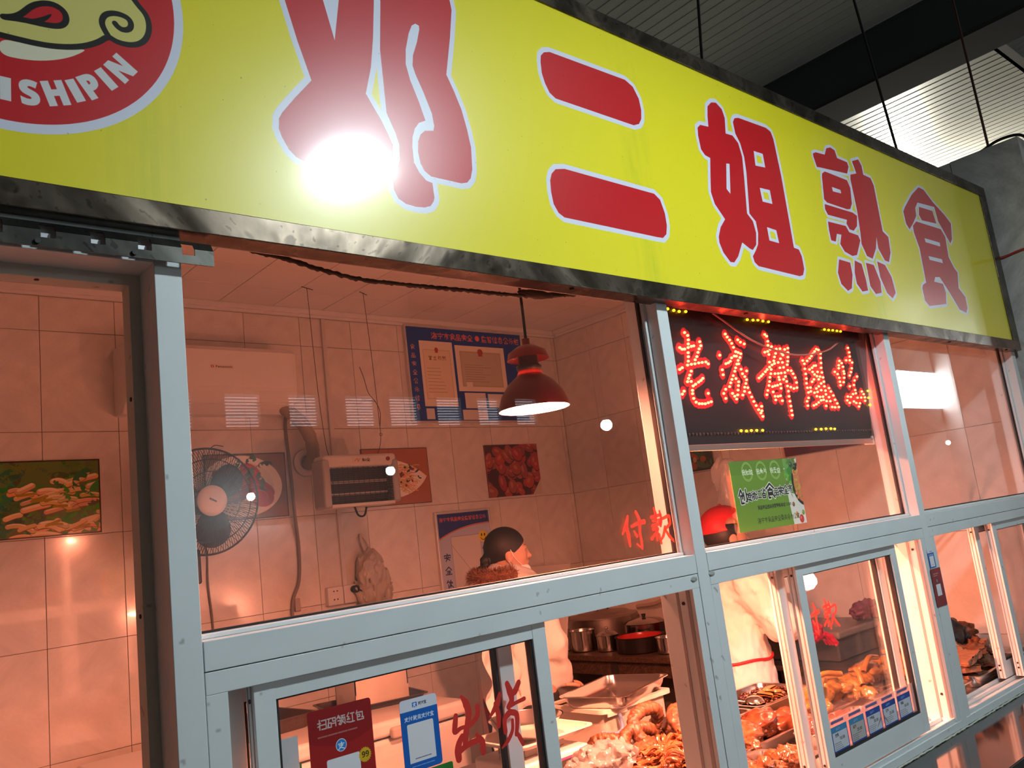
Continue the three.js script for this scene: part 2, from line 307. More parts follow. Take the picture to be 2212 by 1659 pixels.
const GLY = {"you":[695,2554,713,2481,735,2408,697,2362,671,2328,664,2315,662,2295,667,2280,678,2260,691,2248,704,2244,716,2244,731,2251,747,2264,767,2287,794,2317,808,2302,824,2278,836,2267,851,2262,871,2264,889,2277,898,2294,900,2319,892,2339,879,2366,850,2413,868,2474,880,2541,891,2625],"youV":[775,2583,792,2507,809,2595],"er":[907,2630,894,2520,894,2384,910,2346,916,2323,914,2292,904,2262,893,2249,893,2224,901,2208,917,2200,940,2198,961,2200,976,2206,985,2217,988,2226,987,2256,972,2259,957,2273,947,2292,947,2324,950,2346,958,2367,970,2382,987,2391,976,2429,960,2472,953,2506,957,2540,969,2580,979,2601,989,2609,998,2607,998,2599,988,2566,974,2532,970,2508,975,2490,990,2455,1006,2411,1008,2385,1005,2373,983,2368,971,2357,963,2340,960,2317,963,2293,971,2279,986,2270,1062,2270,1078,2275,1089,2287,1096,2308,1100,2358,1095,2397,1086,2441,1072,2478,1056,2513,1078,2605,1092,2676,1090,2696],"bar1":[1348,2631,1352,2648,1364,2660,1384,2667,1656,2672,1684,2660,1701,2631,1704,2599,1698,2572,1685,2555,1662,2546,1382,2546,1364,2556,1353,2577,1347,2601],"bar2":[1325,2328,1333,2346,1348,2360,1378,2367,1702,2365,1723,2352,1734,2316,1734,2284,1726,2259,1709,2246,1682,2245,1355,2244,1338,2252,1326,2271,1323,2299],"nv":[2010,2659,2019,2692,2041,2710,2066,2716,2091,2702,2099,2676,2089,2624,2124,2626,2148,2607,2156,2565,2147,2501,2127,2382,2151,2362,2157,2327,2146,2289,2123,2270,2109,2272,2074,2286,2041,2240,2016,2219,1997,2218,1971,2242,1960,2269,1961,2286,1979,2317,2008,2345,1970,2384,1961,2418,1972,2466,1987,2525,1963,2529,1949,2543,1946,2584,1950,2609,1965,2621,2005,2625],"nvS":[2064,2525,2081,2527,2058,2430,2042,2442],"qie":[2140,2673,2152,2688,2174,2695,2324,2699,2349,2692,2358,2668,2363,2544,2358,2309,2386,2307,2396,2286,2396,2245,2382,2224,2361,2218,2138,2223,2121,2233,2117,2250,2138,2270,2156,2291,2168,2328,2167,2364,2140,2384,2164,2517,2167,2567,2159,2609,2142,2636],"w1":[2227,2600,2277,2601,2277,2556,2222,2551],"w2":[2223,2480,2279,2483,2279,2438,2225,2436],"w3":[2223,2355,2273,2353,2276,2312,2223,2313],"s1":[2599,2661,2599,2673,2621,2682,2682,2687,2703,2715,2734,2725,2762,2720,2768,2693,2838,2692,2843,2676,2821,2646,2631,2630,2609,2627],"s2":[2631,2596,2636,2609,2658,2621,2810,2619,2823,2593,2811,2533,2790,2509,2765,2504,2630,2505,2615,2514],"s2w":[2687,2571,2745,2571,2747,2558,2688,2555],"s3":[2612,2496,2802,2498,2831,2491,2815,2451,2783,2429,2755,2430,2740,2448,2749,2463,2703,2462,2620,2460,2608,2477],"s4":[2611,2435,2732,2438,2747,2418,2809,2416,2818,2399,2771,2340,2736,2332,2687,2341,2666,2365,2687,2400,2656,2399,2638,2369,2608,2369,2607,2403],"s5":[2879,2705,2932,2723,2949,2702,2947,2667,3002,2665,3016,2638,3012,2525,3011,2461,3048,2445,3039,2384,3010,2345,2979,2347,2946,2388,2950,2431,2928,2386,2884,2341,2845,2346,2822,2387,2831,2429,2840,2513,2838,2629,2845,2647,2894,2661],"d1":[2636,2307,2710,2305,2709,2262,2685,2213,2655,2201,2618,2221,2610,2258],"d2":[2746,2317,2791,2311,2800,2257,2800,2217,2757,2209,2728,2233,2728,2272],"d3":[2826,2319,2883,2318,2908,2260,2899,2219,2854,2210,2824,2235],"d4":[2915,2335,2972,2329,3005,2288,3012,2230,2978,2206,2943,2223,2915,2277],"f1":[3424,2709,3469,2707,3539,2665,3629,2627,3680,2597,3654,2524,3627,2503,3605,2525,3573,2560,3549,2585,3540,2646,3380,2637,3347,2608,3341,2575,3293,2535,3250,2506,3230,2525,3228,2574,3253,2597,3342,2663],"f2":[3386,2620,3512,2624,3525,2572,3386,2564,3369,2584],"f3":[3288,2526,3329,2550,3558,2553,3587,2524,3575,2437,3608,2394,3633,2378,3608,2309,3658,2276,3655,2229,3632,2208,3570,2216,3505,2280,3439,2337,3395,2332,3375,2311,3457,2311,3467,2276,3447,2228,3282,2205,3252,2224,3252,2272,3263,2286,3298,2299,3306,2438,3285,2498],"fs1":[3374,2488,3516,2490,3514,2473,3376,2472],"fs2":[3375,2415,3501,2418,3503,2402,3378,2400],"conefill":[238,2404,237,2334,265,2335,303,2338,343,2350,371,2367,385,2384,397,2377,418,2378,434,2386,444,2399,450,2422,446,2441,433,2455,420,2471],"coneline":[237,2338,265,2338,303,2340,343,2351,371,2368,385,2384,397,2377,418,2378,434,2386,445,2401,449,2422,445,2441,432,2454,420,2471],"curl":[385,2384,378,2395,376,2407,381,2419,392,2426,405,2428,417,2425,421,2416,418,2406,408,2401,400,2404,396,2409],"tongue":[238,2367,254,2371,266,2380,279,2398,293,2408,309,2412,323,2406,327,2393,322,2381,310,2375,290,2373,266,2372],"tongueD":[262,2372,281,2377,295,2386,307,2396,305,2389,296,2377,281,2373],"cream2":[237,2332,265,2334,303,2336,343,2348,354,2350,329,2329,297,2314,265,2307,237,2307]};
const LED = {"red":[[1862,299,1875,292,1877,280,1876,269,1875,259,1874,245,1874,234,1873,222,1838,257,1848,253,1859,254,1889,263,1900,265,1928,278,1932,267,1924,258,1918,248,1912,236,1904,227,1834,198,1845,203,1869,211,1886,214,1902,216,1919,219,1935,221,1952,223,1963,218,1884,195,1877,184,1871,175,1866,166,1882,167,1935,177,1926,171,1915,166,1901,160,1890,155,1886,143,1886,134,1890,121,1900,111,1914,107,1927,107,1941,107,1955,110,1969,113,1957,136,1849,140,1841,132],[2050,307,2059,299,2070,291,2080,282,2088,271,2098,259,2110,257,2123,254,2111,294,2124,288,2143,284,2019,245,2028,204,2031,190,2047,222,2059,225,2069,230,2076,240,2090,246,2100,246,2118,243,2108,234,2101,223,2110,224,2094,212,2089,202,2080,189,2073,178,2066,168,2060,157,2040,149,2030,137,2039,123,2121,209,2149,205,2127,196,2138,188,2146,179,2142,168,2135,157,2151,156,2133,145,2159,142,2169,129,2179,116,2190,104,2202,92,2213,82,2223,72,2219,102,2219,89,2093,181,2106,172,2104,161,2101,148,2073,138,2083,130,2092,122,2098,134,2124,134],[2254,319,2264,314,2269,299,2269,287,2288,284,2280,275,2266,268,2250,265,2314,278,2335,280,2362,279,2380,284,2272,259,2309,264,2344,266,2379,270,2302,253,2350,261,2378,256,2212,186,2224,192,2234,198,2248,206,2258,213,2272,221,2286,228,2300,233,2321,237,2345,238,2376,243,2273,236,2297,241,2335,249,2372,232,2280,214,2277,201,2300,202,2318,203,2335,205,2356,207,2329,221,2350,223,2374,215,2393,214,2403,205,2414,193,2421,178,2422,162,2404,159,2386,163,2367,166,2271,190,2320,192,2358,195,2268,177,2323,184,2347,186,2364,180,2264,165,2283,162,2297,165,2311,167,2328,171,2256,150,2285,146,2330,158,2371,150,2250,137,2294,133,2311,133,2325,135,2373,134,2297,122,2334,120,2377,119,2381,104,2384,90,2387,76],[2465,249,2492,249,2474,239,2508,258,2520,266,2530,274,2541,282,2553,290,2566,288,2578,277,2577,262,2578,246,2577,230,2580,215,2586,199,2590,185,2592,170,2621,165,2632,154,2647,141,2657,127,2670,115,2679,103,2654,102,2635,103,2597,106,2475,223,2479,207,2481,192,2481,177,2485,163,2504,164,2490,148,2489,131,2479,120,2482,106,2504,222,2520,228,2532,235,2544,236,2522,215,2553,216,2533,207,2548,202,2528,191,2516,183,2567,201,2558,192,2572,179,2540,162,2556,169,2505,152,2527,148,2546,151,2570,157,2597,156,2541,137,2560,135,2579,136,2599,144,2618,135,2519,107,2535,111,2550,117,2566,124,2582,126,2601,122,2625,122],[2763,305,2770,290,2772,276,2746,262,2771,263,2787,256,2782,236,2775,223,2765,211,2816,209,2797,195,2791,179,2761,174,2798,162,2700,258,2714,251,2694,243,2722,239,2665,220,2683,213,2693,233,2725,224,2693,201,2726,202,2696,188,2721,187,2699,176,2728,216,2755,118,2744,139,2765,138,2781,148,2801,151,2739,126,2785,123,2812,136,2838,137,2864,138,2845,158,2857,149,2801,118,2827,117,2865,126,2819,106]],"yel":[1793,358,1819,356,1842,355,1871,357,2165,357,2195,358,2221,360,2248,359,2278,359,2612,358,2639,358,2666,359,2694,359,2719,359,2107,31,2134,30,2159,31,2187,31,2218,31,2524,31,2557,31,2588,32,2619,32,2644,31,2889,161,2891,137,2897,112,2904,84,2910,60]};
const DEC = {"fu":[[1.5033,1.5618,0.0036,1.4946,1.5441,0.0064,1.4774,1.5242,0.0028],[1.4946,1.5378,0.0053,1.4969,1.5155,0.006,1.4972,1.4951,0.0035],[1.5116,1.5379,0.0036,1.5348,1.5433,0.0047,1.5576,1.5453,0.0062],[1.5333,1.5697,0.0044,1.5412,1.5498,0.0054,1.5372,1.5213,0.0047,1.5387,1.5021,0.0047,1.538,1.4856,0.0036],[1.5371,1.4863,0.0025,1.5218,1.4967,0.0021],[1.5177,1.5263,0.0025,1.5251,1.5154,0.0046]],"kuan":[[1.5997,1.574,0.0028,1.6029,1.5613,0.0053,1.6019,1.5482,0.0046],[1.5857,1.5534,0.0042,1.6056,1.5551,0.0043,1.6217,1.5572,0.0036],[1.5902,1.5442,0.0035,1.616,1.5444,0.0043],[1.5851,1.5333,0.0039,1.6167,1.5365,0.0046],[1.5857,1.5251,0.0038,1.6035,1.5245,0.0046],[1.5992,1.5239,0.0039,1.5956,1.4998,0.0038],[1.5938,1.5162,0.0035,1.5755,1.5034,0.0042],[1.6057,1.5119,0.0028,1.6083,1.4905,0.0038],[1.6183,1.5651,0.0036,1.6202,1.5467,0.0046,1.6143,1.5308,0.0039],[1.6218,1.5466,0.0032,1.6516,1.5502,0.005,1.6523,1.5359,0.0047,1.6347,1.5241,0.0039],[1.6299,1.5262,0.0046,1.6191,1.5074,0.0046,1.6059,1.4956,0.0024],[1.6287,1.5213,0.0035,1.6413,1.5037,0.005,1.657,1.49,0.0032]],"chu":[[0.9588,1.2773,0.0032,0.9674,1.2629,0.0076,0.971,1.2468,0.007,0.9651,1.2264,0.006,0.9603,1.2125,0.0069,0.9554,1.1922,0.0053],[0.9923,1.2531,0.0054,0.9902,1.2382,0.0054,0.9778,1.2279,0.0044,0.964,1.2224,0.0034],[0.9417,1.2468,0.0053,0.9381,1.2326,0.0059,0.936,1.2214,0.0049,0.95,1.2245,0.0037,0.9621,1.225,0.0031],[0.9508,1.2104,0.0053,0.9423,1.1997,0.0065,0.9386,1.1878,0.0077,0.9388,1.1751,0.0067],[0.9404,1.1863,0.0052,0.9598,1.1933,0.0053,0.9834,1.1962,0.0053,0.9922,1.1962,0.0047],[0.9834,1.2059,0.0035,0.9939,1.1915,0.0069,0.9946,1.1729,0.0056]],"huo":[[1.0478,1.2637,0.0038,1.0391,1.2475,0.0072,1.0196,1.2294,0.0028],[1.0355,1.2483,0.0053,1.039,1.2273,0.0059,1.0368,1.2089,0.0047],[1.0681,1.2778,0.0055,1.0727,1.2631,0.0077,1.0748,1.2467,0.0061,1.0646,1.2363,0.0048],[1.0969,1.2743,0.0055,1.085,1.2606,0.0064,1.0713,1.2543,0.0032],[1.0654,1.2373,0.0048,1.0848,1.24,0.0035,1.1062,1.2428,0.0042],[1.0669,1.2268,0.0063,1.0529,1.2175,0.005,1.0511,1.1944,0.0047],[1.0669,1.2268,0.0054,1.0816,1.2201,0.006,1.0808,1.1999,0.0051,1.0765,1.1851,0.0047],[1.0707,1.2113,0.0035,1.0678,1.1939,0.0041,1.0527,1.1773,0.0043,1.0392,1.1695,0.0018],[1.0766,1.1896,0.0035,1.084,1.1766,0.005,1.0898,1.1639,0.0041]]};

// ---------- drawn writing: strokes on a 10 x 10 grid, pairs of digits x y ----------
const HAN = {
  我: '4112 0494 313928 1755 60769997 8559 7182', 知: '2003 0343 2226 0545 2609 2649 5393 5358 9398 5898', 晓: '0108 0131 3138 0434 0838 4393 6154 8264 4696 5649 767999',
  参: '4013 1373 5162 0494 4308 6398 6436 6547 6758', 与: '2024 2282 24748878 0656', 受: '6011 2223 4243 7162 0504 0494 9495 2777 7729 3889', 益: '2132 7162 0393 3315 6395 1686 1619 3639 5659 8689 0999',
  创: '3004 3054 2427 2444 4446 272959 6267 909888', 建: '01211242 4208 1799 4181 8185 3393 4585 4777 6008', 浙: '0112 0414 0825 404938 2353 2646 7162 6268 6294 8489', 江: '0112 0414 0926 4191 6168 3898',
  省: '5053 2112 7183 6226 2575 2529 7579 2777 2979', 食: '5003 5093 4353 2474 2429 7477 2676 2777 2949 6699', 品: '2171 2124 7174 2474 0646 0609 4649 0949 5696 5659 9699 5999', 安: '4051 0302 0292 9293 4225 2588 6329 0595',
  全: '5004 5094 2575 2777 5559 0999', 市: '5051 0292 2427 2474 7477 5259', 违: '0112 0434 2427 0819 1999 4181 4383 3585 8587 6158', 法: '0112 0414 0926 3282 6155 3595 5538 3878 7689', 线: '3013 1334 3416 1646 0839 5292 5595 6068 9899 8469',
  索: '0191 5053 0303 0393 9394 4425 2565 3777 5559 2818 6889', 举: '1021 4041 8071 0292 3215 6295 2474 1686 5459', 报: '0333 2029 0635 4149 4181 8183 4585 8549 5499', 电: '1282 1217 8287 1787 1585 5058 5898 9897', 话: '0112 0324 2427 2738 9061 4393 7165 4686 4649 8689 4989',
  海: '0112 0414 0926 5032 4292 4438 4484 8489 3696 4979 6364 6667', 宁: '5051 0303 0292 9293 1585 5549', 委: '7010 0292 5054 4205 5295 0696 4628 7629 2889', 员: '2171 2123 7173 2373 1585 1518 8588 5657 4709 5799', 会: '5004 5094 3464 0696 4639 3979 7688', 办: '1383 5029 838979 1516 9596',
  公: '4004 6094 5429 2979 6689', 室: '5051 0203 0292 9293 2474 4426 2676 5459 2777 0999', 扫: '0333 2029 0635 4191 9199 4595 4999', 码: '0141 2109 1545 1519 4549 1949 5191 9194 6164 6494 9499 5686', 领: '2003 2043 2233 1545 4538 2839 5191 7162 5358 5393 9397 7375 7549 7799',
  红: '3013 1334 3416 1646 0849 5191 7179 4999', 包: '2013 1282 8287 8777 2454 5456 2656 2429 2999 9997', 支: '5054 0292 1474 7409 2699', 付: '2004 1419 3393 707868 4556', 就: '2021 0141 1343 1315 1545 4345 2528 1619 3647 4393 6063 6348 737999 8192', 用: '2119 2181 8189 2484 2777 5159', 宝: '5051 0203 0292 9293 2474 2676 5459 0999 7788',
  饮: '2003 1242 2529 2938 6044 5383 8384 7247 6559 6699', 你: '2004 1419 5033 4393 737868 5457 8598', 信: '2004 1419 6071 4292 4484 4686 4849 8889 4989 4888', 息: '5041 2171 2126 7176 2676 2373 1718 3839 3979 8788', 示: '2171 0494 5459 2618 7698', 栏: '2029 0343 2306 2346 5162 8172 5393 5686 4999', 监: '1115 3016 5042 4292 1686 1619 3639 5659 8689 0999', 督: '2025 0242 3344 5181 5193 2575 2529 7579 2777 2979',
  营: '0292 2123 7173 1414 1494 3565 3537 6567 3767 2878 2829 7879 2979', 业: '3138 6168 1325 8374 0999', 执: '0333 2029 0635 4292 5169 8299', 照: '0131 0105 3135 0333 0535 4181 7153 8193 5454 4484 4447 8487 0819 2829 5859 8899', 许: '0112 0434 2427 5042 4282 3595 6269', 可: '0191 7178 2454 2427 5457 2757', 证: '0112 0434 2427 4191 7169 7495 4549 3999', 扣: '0333 2029', 元: '2171 0494 3409 647999', 老: '2272 5055 0494 8209 3639 3999',
};
function han(g, s, x, y, size, step, color, lw, vertical) { // x, y: upper left corner
  g.strokeStyle = color; g.fillStyle = color; g.lineCap = 'round'; g.lineJoin = 'round'; g.lineWidth = lw;
  for (const ch of s) {
    const d = HAN[ch];
    if (d) for (const st of d.split(' ')) { g.beginPath(); for (let i = 0; i < st.length; i += 2) g[i ? 'lineTo' : 'moveTo'](x + (+st[i] + 0.5) / 10 * size, y + (+st[i + 1] + 0.5) / 10 * size); g.stroke(); }
    else if (ch !== ' ') { g.font = 'bold ' + size * 0.95 + 'px sans-serif'; g.fillText(ch, x, y + size * 0.85); if (!vertical) { x += g.measureText(ch).width - step; } }
    if (vertical) y += step; else x += step;
  }
}
function lines(g, x, y, w, n, dy, color, lw) { g.strokeStyle = color; g.lineWidth = lw; for (let k = 0; k < n; k++) { g.setLineDash([rr(3, 8) * lw, rr(1, 2) * lw]); g.beginPath(); g.moveTo(x, y + k * dy); g.lineTo(x + w * rr(0.55, 1), y + k * dy); g.stroke(); } g.setLineDash([]); }

// ---------- the yellow shop sign ----------
{
  const zs = 0.03, X = [-0.79, 0.43, 1.65, 2.87, 4.09], y0 = 2.12, y1 = 2.796;
  const sign = thing('shop_sign', 'long yellow box sign with big red characters above the windows', 'sign', [1.65, 2.078, 0]);
  const RED = '#c4141c', RIM = '#dfe2f2', YEL = '#ede022';
  const px = (v) => v; // glyphs are given in millimetres on the face of the sign
  const poly = (g, f) => { g.beginPath(); for (let i = 0; i < f.length; i += 2) g[i ? 'lineTo' : 'moveTo'](f[i], f[i + 1]); g.closePath(); };
  const smooth = (g, f, close) => { // rounded corners through mid points
    const n = f.length / 2, P = (i) => [f[2 * ((i + n) % n)], f[2 * ((i + n) % n) + 1]]; g.beginPath();
    if (close) { const a = P(0), b = P(1); g.moveTo((a[0] + b[0]) / 2, (a[1] + b[1]) / 2); for (let i = 1; i <= n; i++) { const c = P(i), d = P(i + 1); g.quadraticCurveTo(c[0], c[1], (c[0] + d[0]) / 2, (c[1] + d[1]) / 2); } g.closePath(); }
    else { g.moveTo(...P(0)); for (let i = 1; i < n - 1; i++) { const c = P(i), d = P(i + 1); g.quadraticCurveTo(c[0], c[1], (c[0] + d[0]) / 2, (c[1] + d[1]) / 2); } g.lineTo(...P(n - 1)); }
  };
  // the tops of the first character run past the upper edge of the photograph
  const up = (f, more) => f.concat(more);
  const you = up(GLY.you, [895, 2690, 888, 2722, 862, 2736, 652, 2736, 630, 2722, 624, 2694, 640, 2668, 675, 2655]);
  const er = up(GLY.er, [1086, 2716, 1068, 2736, 1036, 2742, 945, 2742, 915, 2728, 907, 2700]);
  const chars = [you, er, GLY.bar1, GLY.bar2, GLY.nv, GLY.qie, GLY.s1, GLY.s2, GLY.s3, GLY.s4, GLY.s5, GLY.d1, GLY.d2, GLY.d3, GLY.d4, GLY.f1, GLY.f2, GLY.f3];
  const big = new Set([you, er, GLY.bar1, GLY.bar2, GLY.nv, GLY.qie]);
  function art(g) {
    g.lineJoin = 'round'; g.lineCap = 'round';
    for (const f of chars) { poly(g, f); g.strokeStyle = RIM; g.lineWidth = big.has(f) ? 25 : 21; g.stroke(); }
    for (const f of chars) { poly(g, f); g.fillStyle = RED; g.fill(); }
    for (const f of [[792, 2507, 775, 2583, 758, 2648, 818, 2652, 809, 2595], GLY.nvS, GLY.fs1, GLY.fs2]) { poly(g, f); g.fillStyle = RIM; g.fill(); }
    for (const f of [GLY.w1, GLY.w2, GLY.w3, GLY.s2w]) { poly(g, f); g.fillStyle = RIM; g.fill(); const cx = (f[0] + f[2] + f[4] + f[6]) / 4, cy = (f[1] + f[3] + f[5] + f[7]) / 4; if (f !== GLY.s2w) { poly(g, f.map((v, i) => (i % 2 ? cy + (v - cy) * 0.5 : cx + (v - cx) * 0.5))); g.fillStyle = YEL; g.fill(); } }
    // round emblem
    const c = [245, 2451.6];
    g.beginPath(); g.arc(...c, 259, 0, TAU); g.fillStyle = RIM; g.fill();
    g.beginPath(); g.arc(...c, 244, 0, TAU); g.fillStyle = RED; g.fill();
    g.save(); g.beginPath(); g.arc(...c, 244, 0, TAU); g.clip();
    smooth(g, GLY.cream2, true); g.fillStyle = '#e6e2c4'; g.fill();
    poly(g, [...GLY.conefill, 392, 2640, 300, 2672, 180, 2655, 120, 2600]); g.fillStyle = '#d9d074'; g.fill();
    g.strokeStyle = '#14110f'; g.lineWidth = 9;
    smooth(g, GLY.coneline, false); g.stroke(); smooth(g, GLY.curl, false); g.stroke();
    smooth(g, GLY.tongue, true); g.fillStyle = '#c81c24'; g.fill(); g.stroke();
    smooth(g, GLY.tongueD, true); g.fillStyle = '#14110f'; g.fill();
    g.restore();
    g.fillStyle = '#dedede'; g.font = 'bold 49px sans-serif'; g.textAlign = 'center'; g.textBaseline = 'middle';
    [['I', -90.3], ['S', -81.5], ['H', -71.1], ['I', -62.6], ['P', -55.2], ['I', -46.6], ['N', -37]].forEach(([t, a]) => { const r = a * Math.PI / 180; g.save(); g.translate(c[0] + 196 * Math.cos(r), c[1] + 196 * Math.sin(r)); g.rotate(r + Math.PI / 2); g.scale(1, -1); if (t === 'I') g.fillRect(-7, -18, 14, 36); else { g.strokeStyle = '#dedede'; g.lineWidth = 4; g.lineJoin = 'miter'; g.strokeText(t, 0, 0); g.fillText(t, 0, 0); } g.restore(); });
  }
  for (let k = 0; k < 4; k++) {
    const w = X[k + 1] - X[k], h = y1 - y0, W = 2048, H = Math.round(W * h / w);
    const map = canvas(W, H, (g) => {
      g.fillStyle = YEL; g.fillRect(0, 0, W, H);
      // stained green bands beside the joints
      for (const jx of [X[k], X[k + 1]]) { const x = (jx - X[k]) / w * W; for (let q = 0; q < 90; q++) { const dx = x + (rr(-1, 1) + rr(-1, 1)) * 55, yy = rr(-60, H); g.fillStyle = 'rgba(150,190,40,0.035)'; g.fillRect(dx - 12, yy, 24, rr(120, 420)); } }
      g.save(); const s = W / (w * 1000); g.scale(s, -s); g.translate(-X[k] * 1000, -y1 * 1000); art(g); g.restore();
      // dust specks and fly marks
      for (let q = 0; q < 120; q++) { g.fillStyle = `rgba(40,34,20,${rr(0.05, 0.35)})`; g.beginPath(); g.arc(rr(0, W), rr(0, H), rr(0.8, 2.6), 0, TAU); g.fill(); }
    });
    const m = M([1, 1, 1], 0.34, 0, { map, clearcoat: 0.7, clearcoatRoughness: 0.10 });
    const g = new THREE.BoxGeometry(w, h, 0.006); g.translate((X[k] + X[k + 1]) / 2, (y0 + y1) / 2, zs - 0.005 - 0.003);
    part('panel', g, m, sign);
  }
  part('frame_bar', B(-0.84, 4.163, 2.078, 2.121, -0.02, zs, 0.002), mats.steel, sign, 'stained stainless lower edge');
  part('frame_bar', B(-0.84, 4.163, 2.795, 2.843, -0.02, zs, 0.002), mats.steel, sign, 'stained stainless upper edge');
  part('frame_bar', B(4.09, 4.163, 2.121, 2.795, -0.02, zs, 0.002), mats.steel, sign);
  part('frame_bar', B(-0.84, -0.79, 2.121, 2.795, -0.02, zs, 0.002), mats.steel, sign);
  part('back_sheet', B(-0.8, 4.12, 2.1, 2.82, -0.02, -0.016), mats.lip, sign);
  part('top_lip', [B(-0.84, 1.74, 2.843, 2.866, -0.02, 0.0), B(1.742, 4.163, 2.843, 2.861, -0.02, -0.002)], mats.lip, sign);
  for (const x of [1.36, 2.05, 3.43, 4.03]) part('screw', new THREE.CylinderGeometry(0.006, 0.006, 0.004, 10).translate(x, 2.0775, 0.012), mats.dark, sign);
}

// ---------- lit dot board behind the middle window ----------
{
  const up = V(0, 0.98979343, 0.14250953), nr = V(0, -0.14250953, 0.98979343), P0 = V(0, 1.735, -0.11);
  const at = (x, v, o = 0) => V(x, 0, 0).add(P0).addScaledVector(up, v).addScaledVector(nr, o);
  const b = thing('led_board', 'black dot board with glowing red characters and yellow dashes behind the glass', 'led sign', [2.35, 1.71, -0.1]);
  const tilt = (g) => g.applyMatrix4(new THREE.Matrix4().makeBasis(V(1, 0, 0), up, nr).setPosition(P0));
  part('panel', tilt(B(1.745, 2.905, -0.004, 0.385, -0.012, -0.002)), M([0.014, 0.011, 0.014], 0.6), b);
  const alu = M([0.55, 0.5, 0.46], 0.35, 0.9);
  part('frame_bar', tilt(B(1.735, 2.915, -0.022, -0.004, -0.026, 0.004, 0.002)), alu, b);
  part('frame_bar', tilt(B(1.735, 2.915, 0.385, 0.40, -0.026, 0.004, 0.002)), alu, b);
  part('frame_bar', tilt(B(2.905, 2.918, -0.004, 0.385, -0.026, 0.004, 0.002)), alu, b);
  part('corner_cap', tilt(B(2.898, 2.922, -0.026, 0.004, -0.028, 0.006, 0.002)), mats.plasticWhite, b);
  const red = M([0.4, 0.02, 0.02], 0.4, 0, { emissive: [1, 0.062, 0.022], emissiveIntensity: 28 }), yel = M([0.5, 0.3, 0.02], 0.4, 0, { emissive: [1, 0.44, 0.01], emissiveIntensity: 7 });
  const off = M([0.05, 0.05, 0.055], 0.3);
  const dome = new THREE.SphereGeometry(0.0044, 8, 5); dome.scale(1, 0.86, 0.9);
  const dots = (list, m, name, label) => { const l = []; for (let i = 0; i < list.length; i += 2) { const p = at(list[i] / 1000, list[i + 1] / 1000, 0.001); l.push(dome.clone().translate(p.x, p.y, p.z)); } const o = part(name, l, m, b, label); o.userData.kind = 'stuff'; };
  const filmMat = M([0.50, 0.010, 0.022], 0.5); let fz = 0;
  LED.red.forEach((l) => { const d = []; for (let i = 0; i < l.length; i += 2) { const g = new THREE.CircleGeometry(0.0145, 12); g.translate(l[i] / 1000, l[i + 1] / 1000, -0.0019 + 0.000012 * (fz++ % 90)); d.push(tilt(g)); } part('character_film', d, filmMat, b, 'red film character under the dots'); });
  LED.red.forEach((l) => dots(l, red, 'led_dots', 'one character of glowing red dots'));
  dots(LED.yel, yel, 'led_dots', 'dashes of glowing yellow dots round the edge');
  const rest = []; for (let k = 0; k < 70; k++) rest.push(1765 + k * 16.3, 24); dots(rest.filter((v, i) => i % 2 || true), off, 'led_dots', 'row of unlit dots');
  // own light of the dots
  const L = new THREE.RectAreaLight(rgb([1, 0.07, 0.05]), 0.5, 1.05, 0.3); const c = at(2.33, 0.2, 0.012); L.position.copy(c); L.lookAt(c.clone().add(nr)); L.name = 'led_glow'; scene.add(L);
  single('board_wire', tube([[1.96, 2.075, -0.035], [2.0, 2.06, -0.036], [2.14, 2.005, -0.034], [2.35, 1.975, -0.034], [2.56, 2.0, -0.035], [2.64, 2.03, -0.036]].map(([x, y, z]) => [x, y + 0.01, z]), 0.0028, 40, 6), M([0.5, 0.16, 0.12], 0.6), 'thin sagging wire in front of the red lit board', 'wire');
}

// ---------- red brush lettering on the glass ----------
function ribbon(st, z, k) {
  const P = []; for (let i = 0; i < st.length; i += 3) P.push([st[i], st[i + 1], st[i + 2]]);
  const c = new THREE.CatmullRomCurve3(P.map((p) => V(p[0], p[1], 0)), false, 'centripetal'), n = 6 * (P.length - 1), L = [], R = [];
  for (let i = 0; i <= n; i++) {
    const t = i / n, q = c.getPoint(t), d = c.getTangent(t), f = t * (P.length - 1), j = Math.min(P.length - 2, Math.floor(f)), w = P[j][2] + (P[j + 1][2] - P[j][2]) * (f - j);
    L.push([q.x - d.y * w, q.y + d.x * w]); R.push([q.x + d.y * w, q.y - d.x * w]);
  }
  const e = (q, a, w) => { const o = []; for (let i = 1; i < 6; i++) { const t = a + Math.PI * i / 6; o.push([q.x + w * Math.cos(t), q.y + w * Math.sin(t)]); } return o; };
  const d1 = c.getTangent(1), d0 = c.getTangent(0), end = e(c.getPoint(1), Math.atan2(d1.y, d1.x) + Math.PI / 2, P[P.length - 1][2]).reverse().map((p) => p), beg = e(c.getPoint(0), Math.atan2(d0.y, d0.x) - Math.PI / 2, P[0][2]).reverse();
  // outline: left side forward, round end, right side back, round start
  const out = [...L, ...e(c.getPoint(1), Math.atan2(d1.y, d1.x) - Math.PI / 2, P[P.length - 1][2]).reverse(), ...R.reverse(), ...e(c.getPoint(0), Math.atan2(d0.y, d0.x) + Math.PI / 2, P[0][2]).reverse()];
  return new THREE.ShapeGeometry(new THREE.Shape(out.map((p) => new THREE.Vector2(...p)))).translate(0, 0, z + k * 0.00012);
}
function lettering(label, list, z, move, mat) {
  const o = thing('glass_lettering', label, 'lettering', [list[0][0][0] + (move?.[0] ?? 0), list[0][0][1] + (move?.[1] ?? 0), z]);
  for (const ch of list) part('character', ch.map((st, k) => { const g = ribbon(st, z, k); if (move) g.translate(...move); return g; }), mat, o);
}
